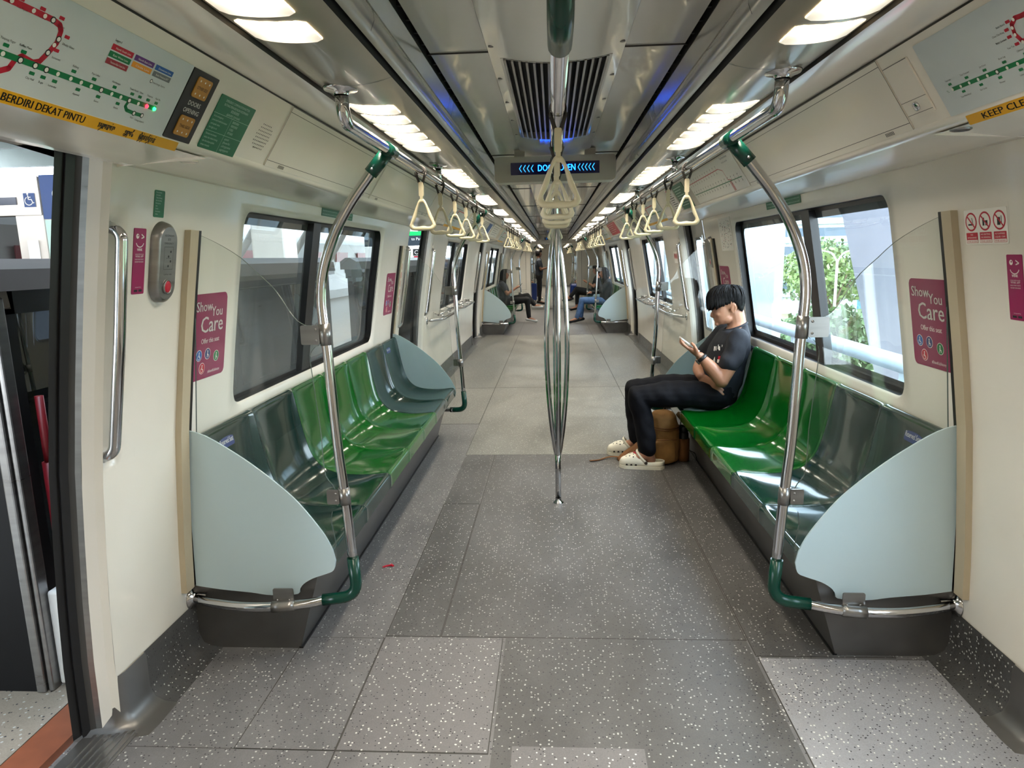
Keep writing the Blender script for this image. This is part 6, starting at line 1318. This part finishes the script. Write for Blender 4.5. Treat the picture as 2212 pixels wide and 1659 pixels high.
# trousers
trs = MB(); loft(trs, [((1.10, Yc, .43), (.13, 0, .02), (0, .185, 0)), ((1.11, Yc, .50), (.145, 0, .02), (0, .192, 0)), ((1.125, Yc, .57), (.142, 0, .02), (0, .186, 0))])
for (hp, md, kn, cf, hm) in (((1.09, 4.645, .492), (.82, 4.615, .512), (.548, 4.60, .510), (.590, 4.595, .32), (.618, 4.588, .135)), ((1.09, 4.875, .49), (.83, 4.91, .505), (.563, 4.932, .492), (.572, 4.93, .30), (.590, 4.925, .13))):
    limb(trs, [hp, md, kn], [.098, .096, .074]); limb(trs, [kn, cf, hm], [.075, .066, .062])
fuse('trousers', trs, 'trs', t, .008, 3, .010, 15)
def clog(parent, heel, toe, w_=.056, charm=False):
    H, T = V((heel[0], heel[1], 0)), V((toe[0], toe[1], 0)); ax = (T - H); L = ax.length; ax.normalize(); sd = V((-ax.y, ax.x, 0)); up = V((0, 0, 1))
    f = lambda u, v, z: H + ax * (u * L) + sd * v + up * z
    wid = lambda u: w_ * (.62 + .38 * math.sin(PI * min(1, u * .55 + .12))) * (1 if u < .8 else math.sqrt(max(.02, 1 - ((u - .8) / .2) ** 2))) * (1 if u > .12 else math.sqrt(max(.05, 1 - ((.12 - u) / .12) ** 2)))
    sh = MB(); us = [i / 24 for i in range(25)]
    top = lambda u: .062 + .004 * math.cos(u * 6) if u < .42 else (.062 + .040 * math.sin(PI * min(1, (u - .42) / .5)) ** .8 if u < .95 else .05)
    vs = []; n = 12                                             # outer shell: sides rise from the sole, closed over the toe box
    for u in us:
        hgt = top(u) if u <= .9 else .062 * math.sqrt(max(.15, 1 - ((u - .9) / .115) ** 2)) + .01; wv = wid(u)
        for k in range(n + 1):
            a = PI * k / n; c, s_ = math.cos(a), math.sin(a)
            vs.append(f(u, wv * (1 if c > 0 else -1) * abs(c) ** .6, .012 + (hgt - .012) * s_ ** .55))
    m = n + 1; fs = []
    for i in range(24):
        for k in range(n):
            if us[i] < .44 and 3 <= k <= n - 4: continue       # heel opening
            fs.append((i * m + k, i * m + k + 1, (i + 1) * m + k + 1, (i + 1) * m + k))
    sh.add(vs, fs, 0, True); o = build('clog', sh, 'clogm', parent, H)
    sd_ = o.modifiers.new('thick', 'SOLIDIFY'); sd_.thickness = .005; sd_.offset = -1
    so = MB(); ol = [(u, wid(u) + .003) for u in us] + [(u, -wid(u) - .003) for u in us[::-1]]; so.prism(ol, lambda u, v, h: f(u, v, h), .001, .022); build('sole', so, 'clogm', o, H)
    st = MB(); pts = [f(.40, s_ * (wid(.4) + .002), .050) for s_ in (1,)] + [f(.52, .045, .085), f(.60, .026, .118), f(.61, 0, .125), f(.60, -.026, .118), f(.52, -.045, .085), f(.40, -wid(.4) - .002, .050)]
    st.tube(spline(pts, 5), .0085, 8, sq=(1.1, .45)); build('strap', st, 'clogm', o, H)
    rv = MB()
    for s_ in (1, -1): rv.lathe([(.011, 0), (.011, .004), (.008, .006), (0, .006)], f(.40, s_ * (wid(.4) + .004), .050), sd * s_, 12)
    build('rivet', rv, 'strap', o, H); ho = MB()
    for (u, ks) in ((.60, (4, 6, 8)), (.68, (3, 5, 7, 9)), (.76, (4, 6, 8)), (.84, (5, 7))):
        for k in ks:
            hgt = top(u); a = PI * k / n; c, s_ = math.cos(a), math.sin(a); p = f(u, wid(u) * (1 if c > 0 else -1) * abs(c) ** .6, .012 + (hgt - .012) * s_ ** .55); nrm = (sd * c + up * s_ * 1.0 + ax * .25).normalized(); ho.lathe([(.0052, .0006), (0, .001)], p, nrm, 8)
    for u in (.62, .72, .82):
        for s_ in (1, -1): p = f(u, s_ * (wid(u) + .0015), .034); ho.box(p - ax * .007 - up * .005 - sd * .0015, p + ax * .007 + up * .005 + sd * .0015) if False else ho.add([p + ax * a + up * b + sd * s_ * .001 for a, b in ((-.008, -.006), (.008, -.006), (.005, .005), (-.005, .005))], [(0, 1, 2, 3)])
    build('vent_holes', ho, 'dark', o, H)
    if charm:
        cm = MB()
        for k in range(4): p = f(.64 + .03 * (k % 2), .008 - .010 * k, .1); cm.ell(p, (.009, .007, .006), 8, 6)
        build('red_charm', cm, 'red', o, H)
    return o
clog(t, (.735, 4.575), (.430, 4.628), .056, True); clog(t, (.672, 4.915), (.368, 4.945))
wv = MB(); dw = (LW - V((1.03, 4.522, .695))).normalized(); c = LW - dw * .018; u_ = V((0, 1, 0)); u_ = (u_ - dw * u_.dot(dw)).normalized(); v_ = dw.cross(u_)
rg = [c + u_ * (.0345 * math.cos(a)) + v_ * (.0345 * math.sin(a)) for a in [2 * PI * k / 20 for k in range(21)]]; wv.tube(rg, .006, 8, cap=False, sq=(2.0, .6) ); wt = build('watch', wv, 'flask', t, label='black wristwatch')
mb = MB(); mb.lathe([(.020, 0), (.020, .008), (.016, .010), (0, .010)], c - u_ * .005 - v_ * .034 if v_.z > 0 else c + v_ * .034, -v_ if v_.z > 0 else v_, 16); build('dial', mb, 'steeld', wt)
# phone in his hand
ph = thing('mobile_phone', 'pale mobile phone held by the seated young man', 'phone', LW + d * .1 + nn * .02); pc = K + d * .008 + nn * .0225 + yy * .006; fr = Frame(pc - d * .080 - yy * .037, yy, d); mb = MB()
mb.prism(rrect(0, 0, .074, .155, .010, 4), lambda x, y, h: pc + yy * (x - .037) + d * (y - .0775) + nn * h, -.0045, .0045); build('case', mb, 'offw', ph, bevel=.001); mb = MB(); mb.prism(rrect(.004, .005, .070, .150, .008, 4), lambda x, y, h: pc + yy * (x - .037) + d * (y - .0775) + nn * h, .0046, .0052); build('screen', mb, 'ledbg', ph)
# backpack between his feet
bp = thing('backpack', 'tan canvas backpack standing on the floor between the young man\'s legs', 'backpack', (.76, 4.77, 0)); mb = MB()
secs = []
for z, a, b, o in ((.004, .085, .095, 0), (.02, .100, .112, 0), (.10, .104, .118, .002), (.20, .100, .116, .0), (.28, .096, .110, -.004), (.33, .088, .098, -.010), (.355, .066, .074, -.012), (.365, .035, .04, -.012)): secs.append(((.762 + o, 4.77, z), (a, 0, 0), (0, b, 0)))
loft(mb, secs, 28); fuse('main_body', mb, 'tan', bp, .008, 3, .008, 14)
mb = MB(); loft(mb, [((.745, 4.655, z), (a, 0, 0), (0, b, 0)) for z, a, b in ((.012, .060, .022), (.03, .078, .034), (.10, .080, .036), (.165, .074, .030), (.185, .05, .016))], 20); fuse('front_pocket', mb, 'tan', bp, .008, 3, .005, 16)
for z, r_, yb in ((.262, .100, .121), (.248, .101, .122), (.150, .0, 0)):
    if r_:
        mb = MB(); mb.tube([(.762 + r_ * math.cos(a), 4.77 + yb * math.sin(a), z) for a in [PI + PI * k / 16 for k in range(17)]], .0035, 6); build('zip', mb, 'tand', bp)
mb = MB(); mb.tube([(.672, 4.622, .188), (.745, 4.612, .192), (.822, 4.628, .188)], .0035, 6); build('zip', mb, 'tand', bp)
mb = MB(); mb.grid(lambda u, v: V((.655 - .19 * v + .02 * math.sin(v * 5) - .02 * u, 4.70 + .11 * u + .025 * math.sin(v * 4), .25 - .243 * v ** .75 + .012 * math.sin(u * 9 + v * 5) * (1 - v))), 8, 16); o = build('shoulder_strap', mb, 'tand', bp); sdm = o.modifiers.new('thick', 'SOLIDIFY'); sdm.thickness = .012
mb = MB(); mb.tube(spline([(.50, 4.76, .012), (.42, 4.80, .020), (.36, 4.81, .012), (.30, 4.77, .006), (.232, 4.74, .008)], 5), .011, 8, sq=(.3, 1)); build('webbing_strap', mb, 'tand', bp)
mb = MB(); mb.tube(spline([(.86, 4.78, .10), (.93, 4.80, .07), (.98, 4.76, .05), (.985, 4.74, .006)], 5), .010, 8, sq=(.3, 1)); build('webbing_strap', mb, 'flask', bp)
mb = MB(); loft(mb, [((.895, 4.765, z), (.042, 0, 0), (0, .05, 0)) for z in (.006, .05, .12, .165)], 20); build('bottle_pocket', mb, 'tand', bp)
fl = thing('water_flask', 'black water flask with carry loop in the side pocket of the tan backpack', 'bottle', (.895, 4.765, .03)); mb = MB(); mb.lathe([(0, .015), (.034, .016), (.036, .03), (.036, .20), (.030, .215), (0, .215)], (.895, 4.765, 0), n=20); build('body', mb, 'flask', fl)
mb = MB(); mb.lathe([(.031, .215), (.033, .22), (.033, .25), (.028, .258), (0, .258)], (.895, 4.765, 0), n=20); build('cap', mb, 'flask', fl); mb = MB(); mb.tube(fillet([(.873, 4.765, .25), (.873, 4.765, .29), (.915, 4.765, .29), (.915, 4.765, .25)], .012, 4), .004, 8); build('carry_loop', mb, 'flask', fl)

# ---- the others, farther away
def figure(name_label, s, y, J, skin, top, legs, hair, shoe, longhair=False, vox=.014, bare=0.0, x0=1.31):
    """s: which bench side (+1 faces -x); J offsets: a = out from the backrest, b = along the car, z"""
    f = lambda a, b, z: V((s * (x0 - a), y + b, z)); t = thing('person', name_label, 'person', f(.25, 0, .0)); B, T_, L_ = MB(), MB(), MB(); u = lambda k: V((s * k, 0, 0)); v = lambda k: V((0, k, 0))
    hc = f(*J['head']); B.ell(hc + V((0, 0, .01)), (.088, .074, .104), 18, 12); B.ell(hc + V((-s * .02, 0, -.045)), (.062, .056, .066), 14, 10); B.ell(hc + V((-s * .088, 0, -.022)), (.018, .012, .016), 8, 6); B.ell(hc + V((-s * .074, 0, -.065)), (.012, .02, .010), 8, 6)
    for sg in (-1, 1): B.ell(hc + V((s * .005, sg * .075, -.02)), (.016, .009, .026), 8, 6)
    tr = [f(*p) for p in J['spine']]; n0 = tr[-1]; limb(B, [hc + V((s * .02, 0, -.05)), n0 + V((0, 0, .01))], [.047, .052])
    wd = J.get('w', 1.0); hw = [.165, .15, .165, .16, .09]; hd = [.115, .115, .115, .085, .05]
    loft(B, [(c, u(d_ * .9), v(w_ * .9 * wd)) for c, w_, d_ in zip(tr, hw, hd)]); loft(T_, [(c, u(d_ * 1.06), v(w_ * 1.05 * wd)) for c, w_, d_ in zip(tr, hw, hd)])
    for key in ('L', 'R'):
        sh, el, wr = [f(*p) for p in J['arm' + key]]; limb(B, [sh, (sh + el) / 2, el], [.045, .042, .036]); limb(B, [el, (el + wr) / 2, wr], [.036, .033, .024]); dh = (wr - el).normalized(); limb(B, [wr, wr + dh * .045], [.026, .03])
        cr = V((0, 1, 0)); cr = (cr - dh * cr.dot(dh)).normalized()
        for k in range(4): limb(B, [wr + dh * .06 + cr * (.014 * (k - 1.5)), wr + dh * .095 + cr * (.014 * (k - 1.5)) + V((0, 0, -.006)), wr + dh * .12 + cr * (.013 * (k - 1.5)) + V((0, 0, -.02))], [.009, .0085, .007], 8, 2)
        limb(B, [wr + dh * .03 + V((0, 0, .02)), wr + dh * .07 + V((0, 0, .036))], [.011, .008], 8, 2)
        e2 = sh + (el - sh) * J.get('sleeve', .55); limb(T_, [sh, (sh + e2) / 2, e2], [.058, .056, .052])
        if J.get('sleeve', .55) >= 1: limb(T_, [el, (el + wr) / 2, wr], [.046, .042, .034])
        hp, kn, an, toe = [f(*p) for p in J['leg' + key]]; limb(B, [hp, (hp + kn) / 2, kn], [.07, .06, .05]); limb(B, [kn, (kn + an) / 2, an], [.048, .048, .034]); limb(B, [an, (an + toe) / 2, toe], [.036, .034, .024])
        limb(L_, [hp, (hp + kn) / 2, kn], [.09, .082, .066])
        if bare < .5: e3 = kn + (an - kn) * (.9 if bare == 0 else 1 - bare); limb(L_, [kn, (kn + e3) / 2, e3], [.066, .058, .05])
        S_ = MB(); ax = (toe - an); ax2 = V((ax.x, ax.y, ax.z)).normalized(); h0 = an - ax2 * .055 + V((0, 0, -.035)); limb(S_, [h0, (h0 + toe) / 2 + V((0, 0, .0)), toe + V((0, 0, -.008))], [.034, .037, .032]); fuse('shoe', S_, shoe, t, .008, 2)
    loft(L_, [(f(J['spine'][0][0], 0, J['spine'][0][2] - .05), u(.13), v(.175)), (tr[0] + V((0, 0, .02)), u(.135), v(.18))] if not J.get('stand') else [(tr[0] + V((0, 0, -.1)), u(.11), v(.16)), (tr[0] + V((0, 0, .02)), u(.115), v(.165))])
    fuse('body', B, skin, t, vox * .6, 3); fuse('top', T_, top, t, vox, 3, .004); fuse('trousers', L_, legs, t, vox, 3, .004)
    def en(ph):
        fx, fy = -math.cos(ph), math.sin(ph); k, b = max(0, fx), max(0, -fx)
        ez = (.055 if fx > .3 else -.05 - .02 * b) if not longhair else (.06 if fx > .45 else -.21 if fx < .3 else -.05)
        return hc + V((-s * fx * (.095 if not longhair or fx > 0 else .115), fy * (.084 if not longhair else .10), ez)), hc + V((-s * fx * .140, fy * .126, .135))
    hair_cap(t, hc, hc + V((s * .015, 0, .130)), en, hair, 9, 48, 7, .012, .004); return t
SP0 = [(.20, 0, .47), (.19, 0, .62), (.16, 0, .78), (.14, 0, .90), (.13, 0, .96)]
def arms(e=(.26, .2, .66), w_=(.45, .08, .78)): return {'armL': [(.14, -.17, .89), (e[0], -e[1], e[2]), (w_[0], -w_[1], w_[2])], 'armR': [(.14, .17, .89), (e[0], e[1], e[2]), (w_[0], w_[1], w_[2])]}
J = dict(head=(.20, 0, 1.08), spine=SP0, legL=[(.25, -.09, .48), (.70, -.10, .52), (.74, -.11, .10), (.90, -.11, .045)], legR=[(.25, .09, .49), (.70, .02, .60), (.88, -.06, .38), (1.03, -.08, .36)], **arms()); J['sleeve'] = .6
wl = figure('seated woman with long black hair in dark top, legs crossed, on the far platform-side bench', -1, 15.55, J, 'skin2', 'slate', 'blk', 'hair', 'offw', True)
p = V((-1.31 + .55, 15.55, .83)); pt = thing('mobile_phone', 'dark mobile phone in the hands of the far seated woman', 'phone', p); mb = MB(); mb.box(p + V((-.005, -.035, -.07)), p + V((.005, .035, .07)), 0, MX.Rotation(math.radians(35), 3, 'Y')); build('case', mb, 'flask', pt, bevel=.003)
mb = MB(); hc_ = V((-1.31 + .20 + .088, 15.55, 1.085))
for sg in (-1, 1): mb.tube([hc_ + V((0, sg * .032 + .022 * math.cos(a), .018 * math.sin(a))) for a in [2 * PI * k / 12 for k in range(13)]], .0025, 6, cap=False)
mb.tube([hc_ + V((0, -.01, 0)), hc_ + V((0, .01, 0))], .0025, 6); build('spectacles', mb, 'flask', wl)
J = dict(head=(.22, 0, 1.08), spine=SP0, sleeve=1.0, legL=[(.25, -.09, .48), (.70, -.10, .50), (.83, -.12, .10), (.98, -.13, .045)], legR=[(.25, .09, .48), (.70, .10, .50), (.72, .08, .10), (.87, .06, .045)], armL=[(.15, -.17, .89), (.30, -.2, .70), (.34, -.10, .96)], armR=[(.15, .17, .89), (.28, .2, .66), (.48, .08, .66)])
wr_ = figure('seated woman in black top and jeans, hand to her face, on the far window-side bench', 1, 15.2, J, 'skin2', 'blk', 'denim', 'hairb', 'blk', True, bare=.1)
# a short three-seat bench by the end wall and the person on it
t = thing('bench', 'short green bench next to the end wall beyond the woman in jeans', 'bench', (1.1, 18.7, 0), 'green benches')
for k in range(3): build('seat', seat_mb(1, 18.0 + k * SW), 'sgreen', t, (1.1, 18.0 + (k + .5) * SW, .4))
mb = MB(); mb.box((.93, 18.0, 0), (1.36, 18.0 + 3 * SW, .335)); build('plinth', mb, 'steeld', t)
J = dict(head=(.18, 0, 1.08), spine=SP0, legL=[(.25, -.09, .48), (.70, -.08, .60), (.92, -.02, .34), (1.07, .0, .31)], legR=[(.25, .09, .48), (.68, .10, .50), (.70, .10, .10), (.86, .10, .045)], **arms()); J['sleeve'] = .6
figure('seated person in black with crossed legs and sandals near the end wall', 1, 18.55, J, 'skin2', 'blk', 'blk', 'hair', 'blk', bare=.25)
J = dict(head=(.0, 0, 1.56), spine=[(.0, 0, .90), (.01, 0, 1.06), (.0, 0, 1.22), (.0, 0, 1.36), (.0, 0, 1.43)], stand=True, sleeve=.6, legL=[(.0, -.09, .88), (.02, -.09, .48), (.0, -.09, .09), (.15, -.09, .04)], legR=[(.0, .09, .88), (.02, .10, .48), (.0, .10, .09), (.15, .10, .04)], armL=[(.0, -.18, 1.34), (.06, -.21, 1.08), (.28, -.08, 1.14)], armR=[(.0, .18, 1.34), (.06, .21, 1.08), (.28, .06, 1.14)])
figure('standing man in dark clothes just beyond the gangway, looking at his hands', -1, 21.6, J, 'skin3', 'slate', 'blk', 'hair', 'blk', x0=.46)
J = dict(head=(.2, 0, 1.08), spine=SP0, sleeve=.6, legL=[(.25, -.09, .48), (.70, -.10, .50), (.74, -.11, .10), (.9, -.11, .045)], legR=[(.25, .09, .48), (.70, .10, .50), (.74, .10, .10), (.9, .10, .045)], **arms((.3, .2, .6), (.5, .1, .6)))
figure('seated person with pale top and white shoes in the next car, platform side', -1, 24.2, J, 'skin2', 'offw', 'blk', 'hair', 'offw'); figure('seated person with bare legs in the next car, window side', 1, 23.8, J, 'skin2', 'offw', 'slate', 'hair', 'offw', bare=.6); figure('seated person in blue trousers in the next car, window side', 1, 22.9, J, 'skin3', 'slate', 'navy', 'hair', 'blk')
sc_ = thing('suitcase', 'dark blue suitcase standing on the floor of the next car', 'suitcase', (-.72, 22.9, 0)); mb = MB(); mb.prism(rrect(-.87, .05, -.57, .60, .04, 4), lambda x, z, h: V((x, 22.9 + h, z)), 0, .22); build('shell', mb, 'navy', sc_, bevel=.02)
mb = MB(); mb.tube(fillet([(-.80, 23.0, .60), (-.80, 23.0, .95), (-.64, 23.0, .95), (-.64, 23.0, .60)], .03, 4), .009, 8); build('handle', mb, 'black', sc_)
for x in (-.82, -.62):
    for y in (22.94, 23.08): mb = MB(); mb.cyl((x - .01, y, .026), (x + .01, y, .026), .025, 12); build('wheel', mb, 'black', sc_)

bpy.data.scenes.remove(TMP)
